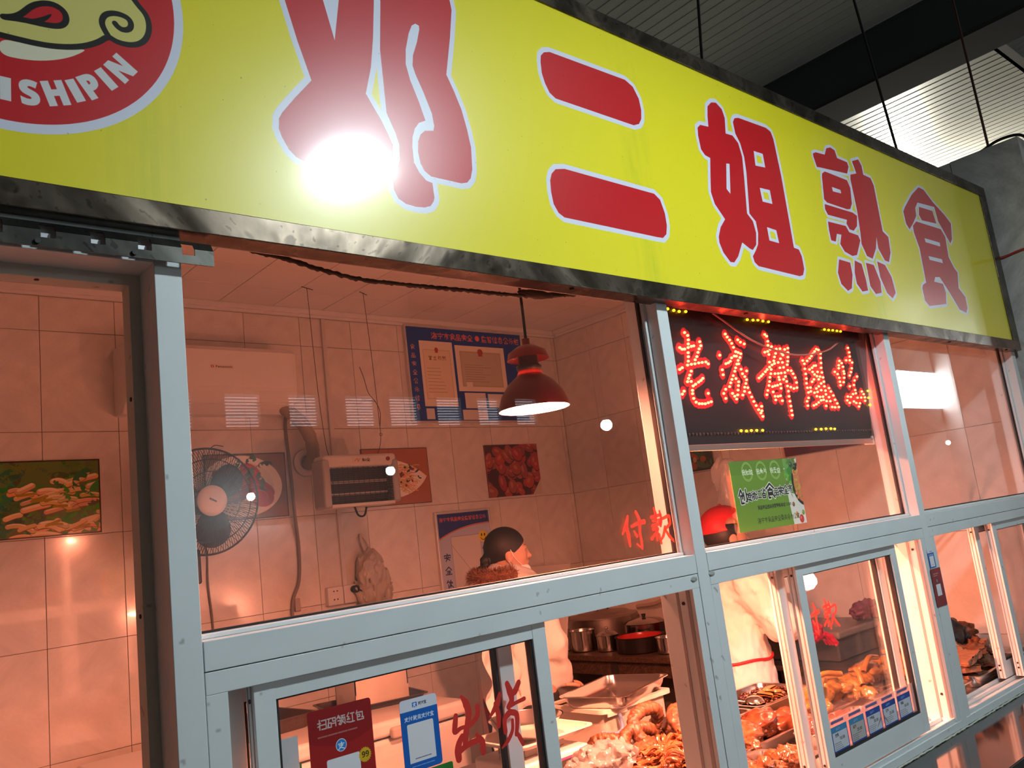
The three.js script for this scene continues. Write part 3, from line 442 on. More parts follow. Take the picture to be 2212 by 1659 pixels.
{
  const film = M([0.80, 0.045, 0.02], 0.45, 0, { side: THREE.DoubleSide });
  const glow = M([0.85, 0.07, 0.03], 0.5, 0, { side: THREE.DoubleSide, transmission: 0.45, thickness: 0 });
  lettering('red brush characters for payment on the wide upper pane', [DEC.fu, DEC.kuan], -0.0462, [0, 0, 0], glow);
  lettering('large dark red brush characters on the left sliding pane', [DEC.chu, DEC.huo], -0.0224, [0, 0, 0], M([0.60, 0.022, 0.014], 0.45, 0, { side: THREE.DoubleSide }));
  lettering('orange red brush characters on the inner middle sliding pane', [DEC.fu, DEC.kuan], -0.0655, [0.722, -0.313, 0], glow);
}

// ---------- on the back wall ----------
{ // air conditioner
  const x0 = 1.235, x1 = 2.075, z0 = ZB, z1 = ZB + 0.2, a = thing('air_conditioner', 'wall-mounted split air conditioner with black maker name', 'air conditioner', [1.655, 2.36, ZB]);
  const ivory = M([0.80, 0.78, 0.73], 0.35);
  const sh = new THREE.Shape([[0, 2.33], [0.10, 2.325], [0.165, 2.375], [0.20, 2.42], [0.20, 2.615], [0.185, 2.633], [0, 2.64]].map((p) => new THREE.Vector2(...p)));
  const body = new THREE.ExtrudeGeometry(sh, { depth: x1 - x0 - 0.02, bevelEnabled: true, bevelSize: 0.008, bevelThickness: 0.01, bevelSegments: 3 });
  const p = body.attributes.position; for (let i = 0; i < p.count; i++) { const px = p.getX(i), pz = p.getZ(i); p.setXYZ(i, x0 + 0.01 + pz, p.getY(i), ZB + 0.008 + px); }
  const idx = body.toNonIndexed(); const q = idx.attributes.position; for (let i = 0; i < q.count; i += 3) { const b = [q.getX(i + 1), q.getY(i + 1), q.getZ(i + 1)]; q.setXYZ(i + 1, q.getX(i + 2), q.getY(i + 2), q.getZ(i + 2)); q.setXYZ(i + 2, ...b); }
  idx.computeVertexNormals();
  part('body', idx, ivory, a);
  part('front_panel', B(x0 + 0.03, x1 - 0.012, 2.437, 2.622, z1 + 0.006, z1 + 0.018, 0.005), ivory, a);
  part('air_slot', B(x0 + 0.06, x1 - 0.05, 2.414, 2.421, z1 - 0.03, z1 + 0.0122), mats.dark, a);
  part('louver', B(x0 + 0.06, x1 - 0.05, 2.357, 2.361, z1 - 0.075, z1 - 0.03).rotateX(0), ivory, a);
  const t = canvas(256, 64, (g) => { g.fillStyle = '#e3ddd0'; g.fillRect(0, 0, 256, 64); g.fillStyle = '#3a1f16'; g.font = 'bold 38px sans-serif'; g.fillText('Panasonic', 62, 46); g.strokeStyle = '#b5402a'; g.lineWidth = 7; g.strokeRect(18, 20, 22, 22); });
  part('badge', quad(1.615, 1.735, 2.522, 2.548, z1 + 0.0186, 0.0004), M([1, 1, 1], 0.35, 0, { map: t }), a, 'maker name in black');
  single('insulated_pipe', jitter(tube([[2.02, 2.36, -2.77], [2.06, 2.325, -2.76], [2.13, 2.275, -2.77], [2.19, 2.18, -2.79], [2.208, 2.09, -2.82], [2.205, 2.06, -2.88]], 0.034, 60, 14), 0.003, 40, 1), M([0.34, 0.28, 0.22], 0.7), 'thick beige insulated pipe bending from air conditioner into the wall', 'pipe');
  single('pipe_cover', lathe([[0.04, 0], [0.075, 0.002], [0.07, 0.012], [0.04, 0.016]], [0, 0, 0], 32).rotateX(Math.PI / 2).translate(2.199, 2.071, ZB + 0.001), mats.plasticWhite, 'round white wall cover where the pipe enters', 'cover');
}
{ // wall fan
  const c = V(1.497, 1.868, -2.5), R = 0.237, f = thing('wall_fan', 'dark wall fan with round wire guard and pale hub', 'fan', [c.x, c.y - R, c.z]);
  const dark = M([0.022, 0.018, 0.016], 0.4), blade = M([0.05, 0.038, 0.034], 0.3, 0, { side: THREE.DoubleSide });
  const turn = new THREE.Euler(0.05, -0.02, 0), mv = (g) => g.applyMatrix4(new THREE.Matrix4().makeRotationFromEuler(turn).setPosition(c));
  const wires = []; const N = 120;
  for (let k = 0; k < N; k++) { const t = k / N * TAU, cs = Math.cos(t), sn = Math.sin(t); wires.push(tube([[0.065 * cs, 0.065 * sn, 0.06], [0.15 * cs, 0.15 * sn, 0.055], [0.215 * cs, 0.215 * sn, 0.025], [R * cs, R * sn, 0]], 0.0014, 8, 4)); if (k % 2 === 0) wires.push(tube([[0.05 * cs, 0.05 * sn, -0.08], [0.17 * cs, 0.17 * sn, -0.06], [R * cs, R * sn, -0.005]], 0.0012, 6, 4)); }
  const g1 = part('guard', mv(merge(wires)), dark, f); g1.userData.kind = 'stuff';
  part('guard_ring', mv(merge([new THREE.TorusGeometry(R, 0.0045, 8, 64), new THREE.TorusGeometry(0.185, 0.0025, 6, 56).translate(0, 0, 0.042), new THREE.TorusGeometry(0.13, 0.002, 6, 48).translate(0, 0, 0.058)])), dark, f);
  part('hub', mv(lathe([[0, 0.012], [0.05, 0.010], [0.066, 0.003], [0.069, -0.004], [0.06, -0.01], [0, -0.01]], [0, 0, 0], 36).rotateX(Math.PI / 2).translate(0, 0, 0.062)), M([0.62, 0.58, 0.52], 0.35), f, 'pale round hub cap');
  part('hub_mark', mv(new THREE.BoxGeometry(0.034, 0.006, 0.002).rotateZ(-0.5).translate(0, 0.002, 0.0745)), dark, f);
  for (let k = 0; k < 3; k++) {
    const s = new THREE.Shape(); s.moveTo(0.03, -0.02); s.bezierCurveTo(0.08, -0.12, 0.18, -0.13, 0.205, -0.05); s.bezierCurveTo(0.215, 0.02, 0.17, 0.06, 0.1, 0.05); s.bezierCurveTo(0.06, 0.045, 0.04, 0.02, 0.03, -0.02);
    const g = new THREE.ExtrudeGeometry(s, { depth: 0.003, bevelEnabled: false, curveSegments: 14 }); g.rotateX(0.28); g.rotateZ(k * TAU / 3 + 0.9);
    part('blade', mv(g), blade, f);
  }
  part('motor', mv(merge([new THREE.CylinderGeometry(0.055, 0.045, 0.14, 24).rotateX(Math.PI / 2).translate(0, 0, -0.15), new THREE.CylinderGeometry(0.015, 0.015, 0.12, 12).rotateX(Math.PI / 2).translate(0, 0, -0.03)])), dark, f);
  part('wall_bracket', [rod([c.x, c.y - 0.02, c.z - 0.2], [c.x, c.y - 0.24, c.z - 0.28], 0.016), B(c.x - 0.06, c.x + 0.06, c.y - 0.36, c.y - 0.2, ZB, c.z - 0.26, 0.01)], dark, f);
  part('pull_cord', tube([[c.x + 0.03, c.y + 0.24, c.z + 0.0], [c.x + 0.05, c.y + 0.252, c.z], [c.x + 0.09, c.y + 0.246, c.z]], 0.002, 10, 5), dark, f);
}
// food pictures: flat prints on the wall
function leafy(g, w, h, n, base, x0, x1) { for (let k = 0; k < n; k++) { const x = rr(x0, x1) * w, y = rr(0, 1) * h, s = rr(0.05, 0.13) * w; g.save(); g.translate(x, y); g.rotate(rr(0, TAU)); g.fillStyle = `rgb(${base[0] + rr(-25, 35)},${base[1] + rr(-30, 40)},${base[2] + rr(-15, 25)})`; g.beginPath(); g.moveTo(0, -s); for (let i = 0; i < 5; i++) { g.quadraticCurveTo(s * 0.9 * Math.cos(i), -s + s * 0.5 * i, s * 0.4 * (i % 2 ? 1 : 0.5), -s + s * 0.45 * (i + 1)); } g.quadraticCurveTo(-s, s * 0.3, 0, -s); g.fill(); g.restore(); } }
const pics = {
  feet: canvas(512, 428, (g, w, h) => {
    g.fillStyle = '#5c7b34'; g.fillRect(0, 0, w, h); leafy(g, w, h, 90, [70, 120, 40], -0.1, 1.1); leafy(g, w, h, 40, [40, 105, 60], -0.1, 0.4);
    g.lineCap = 'round';
    for (let k = 0; k < 46; k++) { const x = rr(0.15, 0.98) * w, y = rr(0.28, 1.02) * h, a = rr(-0.5, 0.35), l = rr(0.12, 0.26) * w, lw = rr(18, 34); for (const [c, d] of [['#8a5c2c', 4], [`rgb(${rr(205, 240)},${rr(165, 200)},${rr(105, 140)})`, 0], ['#f4dcae', -8]]) { g.strokeStyle = c; g.lineWidth = lw + (c === '#f4dcae' ? -18 : 0); g.beginPath(); g.moveTo(x, y + d); g.quadraticCurveTo(x + l / 2, y - 16 + d, x + l * Math.cos(a), y + l * Math.sin(a) + d); g.stroke(); } }
    for (let k = 0; k < 8; k++) { g.strokeStyle = '#a8901c'; g.lineWidth = 15; const x = rr(0.25, 0.9) * w, y = rr(0.4, 0.95) * h; g.beginPath(); g.moveTo(x, y); g.lineTo(x + rr(40, 90), y - rr(-20, 30)); g.stroke(); }
    leafy(g, w, h, 10, [60, 120, 40], 0.6, 1); g.strokeStyle = '#2a2418'; g.lineWidth = 14; g.strokeRect(0, 0, w, h);
  }),
  red: canvas(384, 384, (g, w, h) => {
    g.fillStyle = '#8c6a55'; g.fillRect(0, 0, w, h); g.fillStyle = '#efe9da'; g.beginPath(); g.ellipse(170, 190, 190, 178, 0.2, 0, TAU); g.fill(); g.fillStyle = '#ddd6c2'; g.beginPath(); g.ellipse(170, 190, 150, 140, 0.2, 0, TAU); g.fill();
    for (const [x, y, a, b, t, c] of [[120, 150, 95, 50, 0.5, '#9c2018'], [210, 110, 60, 40, 0.9, '#b02a1e'], [230, 215, 95, 62, 0.4, '#a4231a'], [130, 240, 80, 45, -0.3, '#861a14'], [260, 260, 60, 55, 1, '#bb3024']]) { g.fillStyle = c; g.beginPath(); g.ellipse(x, y, a, b, t, 0, TAU); g.fill(); g.strokeStyle = 'rgba(240,120,90,0.5)'; g.lineWidth = 5; g.beginPath(); g.ellipse(x, y - 8, a * 0.6, b * 0.4, t, 3.4, 5.6); g.stroke(); }
    leafy(g, w, h, 8, [60, 90, 50], 0.3, 0.9); g.strokeStyle = '#2c2018'; g.lineWidth = 9; g.strokeRect(0, 0, w, h);
  }),
  noodles: canvas(512, 384, (g, w, h) => {
    g.fillStyle = '#a8623a'; g.fillRect(0, 0, w, h); g.fillStyle = '#f1ead9'; g.beginPath(); g.moveTo(60, 60); g.quadraticCurveTo(330, 60, 490, 200); g.quadraticCurveTo(400, 340, 150, 345); g.quadraticCurveTo(10, 300, 60, 60); g.fill();
    for (let k = 0; k < 260; k++) { g.strokeStyle = `rgba(${rr(190, 245)},${rr(130, 190)},${rr(80, 120)},0.9)`; g.lineWidth = rr(3, 6); const x = 250 + rr(-130, 130), y = 200 + rr(-70, 90); g.beginPath(); g.moveTo(x, y); g.quadraticCurveTo(x + rr(-60, 60), y + rr(-40, 40), x + rr(-70, 70), y + rr(-30, 30)); g.stroke(); }
    for (let k = 0; k < 26; k++) { g.fillStyle = k % 3 ? '#31482a' : '#9c2c1c'; g.beginPath(); g.ellipse(250 + rr(-120, 190), 150 + rr(-70, 120), rr(5, 20), rr(4, 11), rr(0, 3), 0, TAU); g.fill(); }
    g.strokeStyle = '#2c2018'; g.lineWidth = 8; g.strokeRect(0, 0, w, h);
  }),
  chunks: canvas(384, 300, (g, w, h) => {
    g.fillStyle = '#4a1712'; g.fillRect(0, 0, w, h);
    for (let k = 0; k < 60; k++) { const x = rr(0, w), y = rr(0, h), a = rr(24, 52), b = rr(18, 36), t = rr(0, 3); g.fillStyle = '#3a0f0c'; g.beginPath(); g.ellipse(x, y + 6, a, b, t, 0, TAU); g.fill(); g.fillStyle = `rgb(${rr(140, 180)},${rr(50, 80)},${rr(42, 62)})`; g.beginPath(); g.ellipse(x, y, a, b, t, 0, TAU); g.fill(); g.fillStyle = 'rgba(235,160,130,0.35)'; g.beginPath(); g.ellipse(x - 6, y - 8, a * 0.45, b * 0.3, t, 0, TAU); g.fill(); }
    g.fillStyle = '#c9c2b2'; g.beginPath(); g.moveTo(w, 210); g.lineTo(w, h); g.lineTo(w - 70, h); g.fill();
  }),
  greens: canvas(384, 288, (g, w, h) => { g.fillStyle = '#39452a'; g.fillRect(0, 0, w, h); leafy(g, w, h, 80, [60, 85, 45], 0, 1); for (let k = 0; k < 30; k++) { g.fillStyle = k % 2 ? '#a35a34' : '#c79a64'; g.beginPath(); g.ellipse(rr(40, w - 40), rr(60, h - 20), rr(10, 34), rr(8, 20), rr(0, 3), 0, TAU); g.fill(); } g.strokeStyle = '#241c14'; g.lineWidth = 8; g.strokeRect(0, 0, w, h); }),
  wine: canvas(256, 192, (g, w, h) => { g.fillStyle = '#5d1626'; g.fillRect(0, 0, w, h); for (let k = 0; k < 50; k++) { g.fillStyle = `rgba(${rr(70, 130)},${rr(10, 40)},${rr(30, 60)},0.6)`; g.beginPath(); g.ellipse(rr(0, w), rr(0, h), rr(10, 40), rr(8, 24), rr(0, 3), 0, TAU); g.fill(); } g.strokeStyle = '#e9d9d0'; g.lineWidth = 8; g.beginPath(); g.moveTo(40, 150); g.quadraticCurveTo(120, 120, 170, 160); g.stroke(); }),
};
const pm = (t, r = 0.3) => M([1, 1, 1], r, 0, { map: t });
single('food_picture', quad(0.708, 1.158, 1.793, 2.127, ZB + 0.012, 0.012), pm(pics.feet), 'food picture of pale chicken feet on green leaves', 'picture', 'food pictures on the tiled walls');
single('food_picture', quad(1.64, 2.075, 1.795, 2.13, ZB + 0.012, 0.012), pm(pics.red), 'food picture of red meat on a white plate behind the fan', 'picture', 'food pictures on the tiled walls');
single('food_picture', quad(2.54, 2.997, 1.805, 2.134, ZB + 0.012, 0.012), pm(pics.noodles), 'food picture of noodles on a boat shaped white plate', 'picture', 'food pictures on the tiled walls');
single('food_picture', quad(3.447, 3.9, 1.802, 2.137, ZB + 0.012, 0.012), pm(pics.chunks), 'food picture of reddish brown meat chunks under the pendant lamp', 'picture', 'food pictures on the tiled walls');
single('food_picture', quadX(-2.16, -1.70, 1.795, 2.13, XR - 0.012, 0.012), pm(pics.greens), 'dark green food picture on the right wall under the lit board', 'picture', 'food pictures on the tiled walls');
single('food_picture', quadX(-1.24, -0.775, 1.79, 2.13, XR - 0.012, 0.012), pm(pics.wine), 'wine red food picture on the right wall under the lit board', 'picture', 'food pictures on the tiled walls');

{ // notice board with certificates
  const x0 = 2.925, x1 = 3.862, y0 = 2.295, y1 = 2.885, b = thing('notice_board', 'blue food safety notice board with licences hung under the ceiling', 'notice board', [3.39, y0, ZB]);
  const W = 1024, H = 640, K = W / (x1 - x0);
  const t = canvas(W, H, (g) => {
    g.fillStyle = '#1d3f9c'; g.fillRect(0, 0, W, H);
    han(g, '海宁市食品安全', 210, 26, 48, 52, '#e8735f', 6); g.fillStyle = '#e8735f'; g.beginPath(); g.arc(612, 50, 20, 0, TAU); g.fill(); han(g, '监督信息公示栏', 650, 26, 48, 52, '#e8735f', 6);
    han(g, '食品安全公示信息', 26, 120, 36, 58, '#e29a80', 4, true); han(g, '安全食品', 950, 120, 36, 58, '#e29a80', 4, true);
    g.fillStyle = '#1b3aa0'; g.fillRect(420, 430, 90, 80);
  });
  part('panel', quad(x0, x1, y0, y1, ZB + 0.02, 0.018), pm(t, 0.35), b);
  part('frame', [B(x0 - 0.012, x1 + 0.012, y1, y1 + 0.012, ZB, ZB + 0.026, 0.002), B(x0 - 0.012, x1 + 0.012, y0 - 0.012, y0, ZB, ZB + 0.026, 0.002), B(x0 - 0.012, x0, y0, y1, ZB, ZB + 0.026, 0.002), B(x1, x1 + 0.012, y0, y1, ZB, ZB + 0.026, 0.002)], M([0.7, 0.68, 0.65], 0.3, 0.6), b);
  const cert = (w, h, tone, title) => canvas(w, h, (g) => { g.fillStyle = '#efe6d2'; g.fillRect(0, 0, w, h); g.fillStyle = tone; g.fillRect(w * 0.08, h * 0.12, w * 0.84, h * 0.78); g.strokeStyle = 'rgba(160,110,60,0.5)'; g.lineWidth = 3; g.strokeRect(w * 0.1, h * 0.14, w * 0.8, h * 0.74); g.fillStyle = '#b8402c'; g.beginPath(); g.arc(w / 2, h * 0.13, w * 0.055, 0, TAU); g.fill(); g.fillRect(w / 2 - w * 0.04, h * 0.14, w * 0.08, w * 0.06); if (title) han(g, '营业执照', w * 0.24, h * 0.22, w * 0.11, w * 0.14, '#7a5236', 4); lines(g, w * 0.16, h * 0.42, w * 0.6, 8, h * 0.052, '#8d7a66', 3); g.fillStyle = '#efe6d2'; g.fillRect(w * 0.16, h * 0.8, w * 0.12, w * 0.12); });
  part('licence', quad(3.015, 3.27, 2.385, 2.80, ZB + 0.0216, 0.0012), pm(cert(384, 600, '#ecdcbc', true), 0.25), b, 'upright cream licence');
  part('licence', quad(3.29, 3.70, 2.485, 2.785, ZB + 0.0216, 0.0012), pm(cert(512, 380, '#c9bfa6', false), 0.25), b, 'wide grey green licence');
  part('slip', quad(3.33, 3.50, 2.375, 2.475, ZB + 0.0216, 0.0012), M([0.8, 0.76, 0.7], 0.5), b);
  part('slip', quad(3.52, 3.70, 2.38, 2.47, ZB + 0.0216, 0.0012), M([0.78, 0.74, 0.68], 0.5), b);
  part('slip', quad(3.02, 3.08, 2.305, 2.372, ZB + 0.0216, 0.0012), M([0.7, 0.68, 0.66], 0.5), b, 'small blank square');
  part('slip', quad(3.30, 3.50, 2.30, 2.365, ZB + 0.0216, 0.0012), M([0.76, 0.72, 0.66], 0.5), b);
}
{ // small framed notice
  const x0 = 3.015, x1 = 3.41, y0 = 1.14, y1 = 1.727, b = thing('framed_notice', 'silver framed safe eating notice with yellow smiley behind the woman', 'notice', [3.21, y0, ZB]);
  const W = 512, H = 760, t = canvas(W, H, (g) => {
    g.fillStyle = '#b9c2d8'; g.fillRect(0, 0, W, H); g.fillStyle = '#27357e'; g.beginPath(); g.moveTo(0, 0); g.lineTo(W, 0); g.lineTo(W, 90); g.quadraticCurveTo(W * 0.4, 90, 0, 190); g.fill();
    g.strokeStyle = '#c96a3c'; g.lineWidth = 9; g.beginPath(); g.moveTo(W, 96); g.quadraticCurveTo(W * 0.4, 96, 0, 196); g.stroke(); g.lineWidth = 1;
    han(g, '海宁市食品安全监督信息公示', 22, 26, 34, 36, '#e0604a', 4); han(g, '安全饮食', 34, 300, 62, 100, '#37406a', 8, true); han(g, '你我', 420, 270, 58, 96, '#37406a', 8, true);
    g.fillStyle = '#d8d3cf'; g.fillRect(118, 180, 290, 520); g.strokeStyle = '#8e8a90'; g.lineWidth = 3; g.strokeRect(118, 180, 290, 520); g.beginPath(); g.moveTo(118, 240); g.lineTo(300, 470); g.stroke();
    g.fillStyle = '#e8d21c'; g.beginPath(); g.arc(440, 200, 44, 0, TAU); g.fill(); g.fillStyle = '#2c2410'; g.beginPath(); g.ellipse(426, 188, 6, 12, 0, 0, TAU); g.ellipse(456, 188, 6, 12, 0, 0, TAU); g.fill(); g.strokeStyle = '#2c2410'; g.lineWidth = 5; g.beginPath(); g.arc(440, 202, 26, 0.3, 2.85); g.stroke();
  });
  part('sheet', quad(x0, x1, y0, y1, ZB + 0.012, 0.01), pm(t, 0.25), b);
  const fr = M([0.72, 0.7, 0.68], 0.3, 0.8);
  part('frame', [B(x0 - 0.016, x0, y0 - 0.016, y1 + 0.016, ZB, ZB + 0.022, 0.003), B(x1, x1 + 0.016, y0 - 0.016, y1 + 0.016, ZB, ZB + 0.022, 0.003), B(x0, x1, y1, y1 + 0.016, ZB, ZB + 0.022, 0.003), B(x0, x1, y0 - 0.016, y0, ZB, ZB + 0.022, 0.003)], fr, b);
}
{ // conduits, cables, socket, bag
  const ivory = M([0.66, 0.63, 0.58], 0.5);
  single('cable_trunking', B(2.356, 2.382, 1.40, 2.888, ZB, ZB + 0.016, 0.003), ivory, 'white upright cable trunking running down to the socket', 'trunking');
  single('power_cable', tube([[2.085, 2.35, ZB + 0.05], [2.092, 2.28, ZB + 0.012], [2.10, 2.05, ZB + 0.012], [2.098, 1.8, ZB + 0.03], [2.115, 1.62, ZB + 0.012], [2.10, 1.45, ZB + 0.012], [2.06, 1.36, ZB + 0.012], [2.05, 1.1, ZB + 0.012]], 0.009, 70, 8), M([0.22, 0.17, 0.13], 0.6), 'brown cable hanging wavily under the air conditioner', 'cable');
  single('fan_cable', tube([[1.60, 1.70, ZB + 0.05], [1.63, 1.66, ZB + 0.008], [1.628, 1.5, ZB + 0.008], [1.64, 1.3, ZB + 0.008], [1.63, 0.95, ZB + 0.008]], 0.005, 40, 6), M([0.2, 0.16, 0.13], 0.6), 'thin cable running down the tiles from the fan', 'cable');
  single('cable_box', B(2.068, 2.098, 1.305, 1.37, ZB, ZB + 0.02, 0.004), M([0.4, 0.36, 0.32], 0.5), 'small brown box on the tiles beside the brown cable', 'box');
  const s = thing('wall_socket', 'double white wall socket with a black plug', 'socket', [2.34, 1.305, ZB]);
  part('plate', B(2.25, 2.343, 1.305, 1.40, ZB, ZB + 0.035, 0.005), mats.plasticWhite, s); part('plate', B(2.347, 2.44, 1.305, 1.40, ZB, ZB + 0.035, 0.005), mats.plasticWhite, s);
  for (const [x, y] of [[2.285, 1.378], [2.305, 1.378], [2.285, 1.335], [2.305, 1.335]]) part('socket_hole', new THREE.CylinderGeometry(0.004, 0.004, 0.003, 8).rotateX(Math.PI / 2).translate(x, y, ZB + 0.035), mats.dark, s);
  const pl = thing('black_plug', 'black plug with its lead in the double socket', 'plug', [2.40, 1.25, ZB + 0.04]);
  part('plug_body', merge([new THREE.CylinderGeometry(0.02, 0.017, 0.035, 16).rotateX(Math.PI / 2).translate(2.40, 1.375, ZB + 0.054)]), mats.cord, pl);
  part('lead', tube([[2.40, 1.375, ZB + 0.07], [2.425, 1.36, ZB + 0.085], [2.44, 1.31, ZB + 0.05], [2.44, 1.15, ZB + 0.02]], 0.004, 20, 6), mats.cord, pl);
  const bg = thing('plastic_bag', 'crumpled pale plastic bag hanging over the double socket', 'bag', [2.52, 1.30, ZB + 0.06]);
  const g = field((x, y, z) => { const t = (y - 1.30) / 0.32, w = 0.10 - 0.075 * Math.max(0, t - 0.25), d = Math.hypot((x - 2.52 + 0.03 * t) / w, (z - ZB - 0.07) / 0.055, Math.max(0, Math.abs(t - 0.36) - 0.3) / 0.2); return (d - 1) * 0.05 + 0.010 * n3(x * 26, y * 9, z * 26) + 0.006 * n3(x * 60, y * 22, z * 60); }, [2.52, 1.45, ZB + 0.08], 0.24, 56);
  part('bag_body', g, M([0.66, 0.60, 0.50], 0.28, 0, { transmission: 0.35, thickness: 0, clearcoat: 0.4 }), bg);
  part('bag_handle', [tube([[2.49, 1.55, ZB + 0.06], [2.475, 1.62, ZB + 0.04], [2.49, 1.66, ZB + 0.012]], 0.009, 12, 6), tube([[2.51, 1.55, ZB + 0.06], [2.51, 1.61, ZB + 0.04], [2.493, 1.66, ZB + 0.012]], 0.008, 12, 6)], M([0.66, 0.60, 0.50], 0.3), bg);
}
{ // insect killer lamp hung by wires
  const x0 = 2.065, x1 = 2.505, y0 = 1.79, y1 = 2.055, z0 = -2.58, z1 = -2.47, k = thing('insect_killer', 'grey insect killer lamp with dark wire grid hung from the ceiling', 'insect killer', [2.28, y0, -2.52]);
  const grey = M([0.58, 0.55, 0.5], 0.4), gr = M([0.36, 0.34, 0.31], 0.4);
  part('top_housing', B(x0 + 0.01, x1, y1 - 0.065, y1, z0, z1, 0.018), grey, k);
  part('end_cap', B(x0, x0 + 0.045, y0, y1 - 0.02, z0 - 0.004, z1 + 0.004, 0.015), gr, k); part('end_cap', B(x1 - 0.035, x1 + 0.008, y0 + 0.01, y1 - 0.03, z0 - 0.004, z1 + 0.004, 0.015), gr, k);
  part('catch_tray', B(x0 + 0.04, x1 - 0.03, y0, y0 + 0.018, z0, z1, 0.005), grey, k);
  part('back_plate', B(x0 + 0.04, x1 - 0.03, y0 + 0.02, y1 - 0.06, z0 + 0.045, z0 + 0.05), M([0.07, 0.05, 0.045], 0.7), k);
  const bars = []; for (let y = y0 + 0.03; y < y1 - 0.07; y += 0.0105) bars.push(rod([x0 + 0.045, y, z1 - 0.004], [x1 - 0.035, y, z1 - 0.004], 0.0014, 5)); for (let x = x0 + 0.06; x < x1 - 0.04; x += 0.03) bars.push(rod([x, y0 + 0.02, z1 - 0.012], [x, y1 - 0.06, z1 - 0.012], 0.0012, 5));
  const gb = part('grid', bars, mats.dark, k); gb.userData.kind = 'stuff';
  for (const y of [y0 + 0.07, y0 + 0.13]) part('lamp_tube', rod([x0 + 0.05, y, -2.53], [x1 - 0.04, y, -2.53], 0.008, 12), M([0.5, 0.47, 0.46], 0.2), k);
  part('switch', new THREE.CylinderGeometry(0.011, 0.011, 0.006, 16).rotateX(Math.PI / 2).translate(x1 - 0.055, y1 - 0.03, z1 + 0.002), M([0.25, 0.02, 0.02], 0.3), k, 'dark red round switch');
  const t = canvas(160, 64, (g) => { g.fillStyle = '#c9c2b6'; g.fillRect(0, 0, 160, 64); g.strokeStyle = '#c07030'; g.lineWidth = 6; g.beginPath(); g.moveTo(14, 44); g.lineTo(40, 18); g.lineTo(48, 46); g.lineTo(66, 18); g.stroke(); han(g, '知全', 82, 16, 32, 36, '#4a3428', 5); });
  part('maker_label', quad(2.24, 2.35, y1 - 0.048, y1 - 0.014, z1 + 0.0006, 0.0006), M([1, 1, 1], 0.4, 0, { map: t }), k);
  part('lead', tube([[2.24, y0, z1 - 0.02], [2.26, y0 - 0.045, z1 - 0.02], [2.29, y0 - 0.048, z1 - 0.02], [2.31, y0 - 0.005, z1 - 0.02]], 0.005, 20, 6), mats.cord, k);
  const wire = M([0.06, 0.05, 0.045], 0.6, 0.3);
  single('hanging_wire', [tube([[2.09, YC, -2.52], [2.093, 2.86, -2.52], [2.10, 2.6, -2.522], [2.11, 2.3, -2.52], [2.13, 2.08, -2.52], [2.14, y1 - 0.005, -2.52]], 0.0016, 40, 5), rod([2.05, YC - 0.004, -2.50], [2.13, YC - 0.004, -2.53], 0.002)], wire, 'thin twisted wire holding the hinged left end of the insect killer', 'wire', 'wires of the insect killer');
  single('hanging_wire', [tube([[2.415, YC, -2.5], [2.418, 2.86, -2.5], [2.43, 2.6, -2.5], [2.445, 2.3, -2.51], [2.452, 2.14, -2.52], [2.44, 2.09, -2.52], [2.42, y1 - 0.005, -2.52]], 0.0016, 40, 5), tube([[2.35, 2.52, -2.5], [2.37, 2.46, -2.5], [2.39, 2.38, -2.5], [2.43, 2.33, -2.5], [2.45, 2.28, -2.5], [2.445, 2.2, -2.505]], 0.0018, 30, 5), tube([[2.345, 2.345, -2.5], [2.39, 2.34, -2.5], [2.43, 2.335, -2.5]], 0.0016, 12, 5), new THREE.TorusGeometry(0.008, 0.0014, 5, 16).translate(2.452, 2.16, -2.515), rod([2.38, YC - 0.004, -2.48], [2.45, YC - 0.004, -2.52], 0.002)], wire, 'knotted wire with loose ends holding the right end of the insect killer', 'wire', 'wires of the insect killer');
}
// sagging black cable under the sign with taped joint
single('sagging_cable', [jitter(tube([[0.58, 2.17, -0.1], [0.62, 2.172, -0.13], [0.68, 2.16, -0.2], [0.776, 2.145, -0.2], [0.922, 2.123, -0.2], [1.062, 2.122, -0.2], [1.219, 2.126, -0.2], [1.393, 2.13, -0.2], [1.524, 2.142, -0.2], [1.633, 2.159, -0.2]], 0.0048, 160, 7), 0.0022, 160, 4), jitter(new THREE.SphereGeometry(1, 16, 10).scale(0.06, 0.011, 0.010).translate(1.452, 2.139, -0.2), 0.003, 80, 2), tube([[1.49, 2.141, -0.2], [1.56, 2.152, -0.203], [1.60, 2.153, -0.206]], 0.006, 12, 6)], mats.cord, 'black dusty cable sagging across the wide window with a taped joint', 'cable');

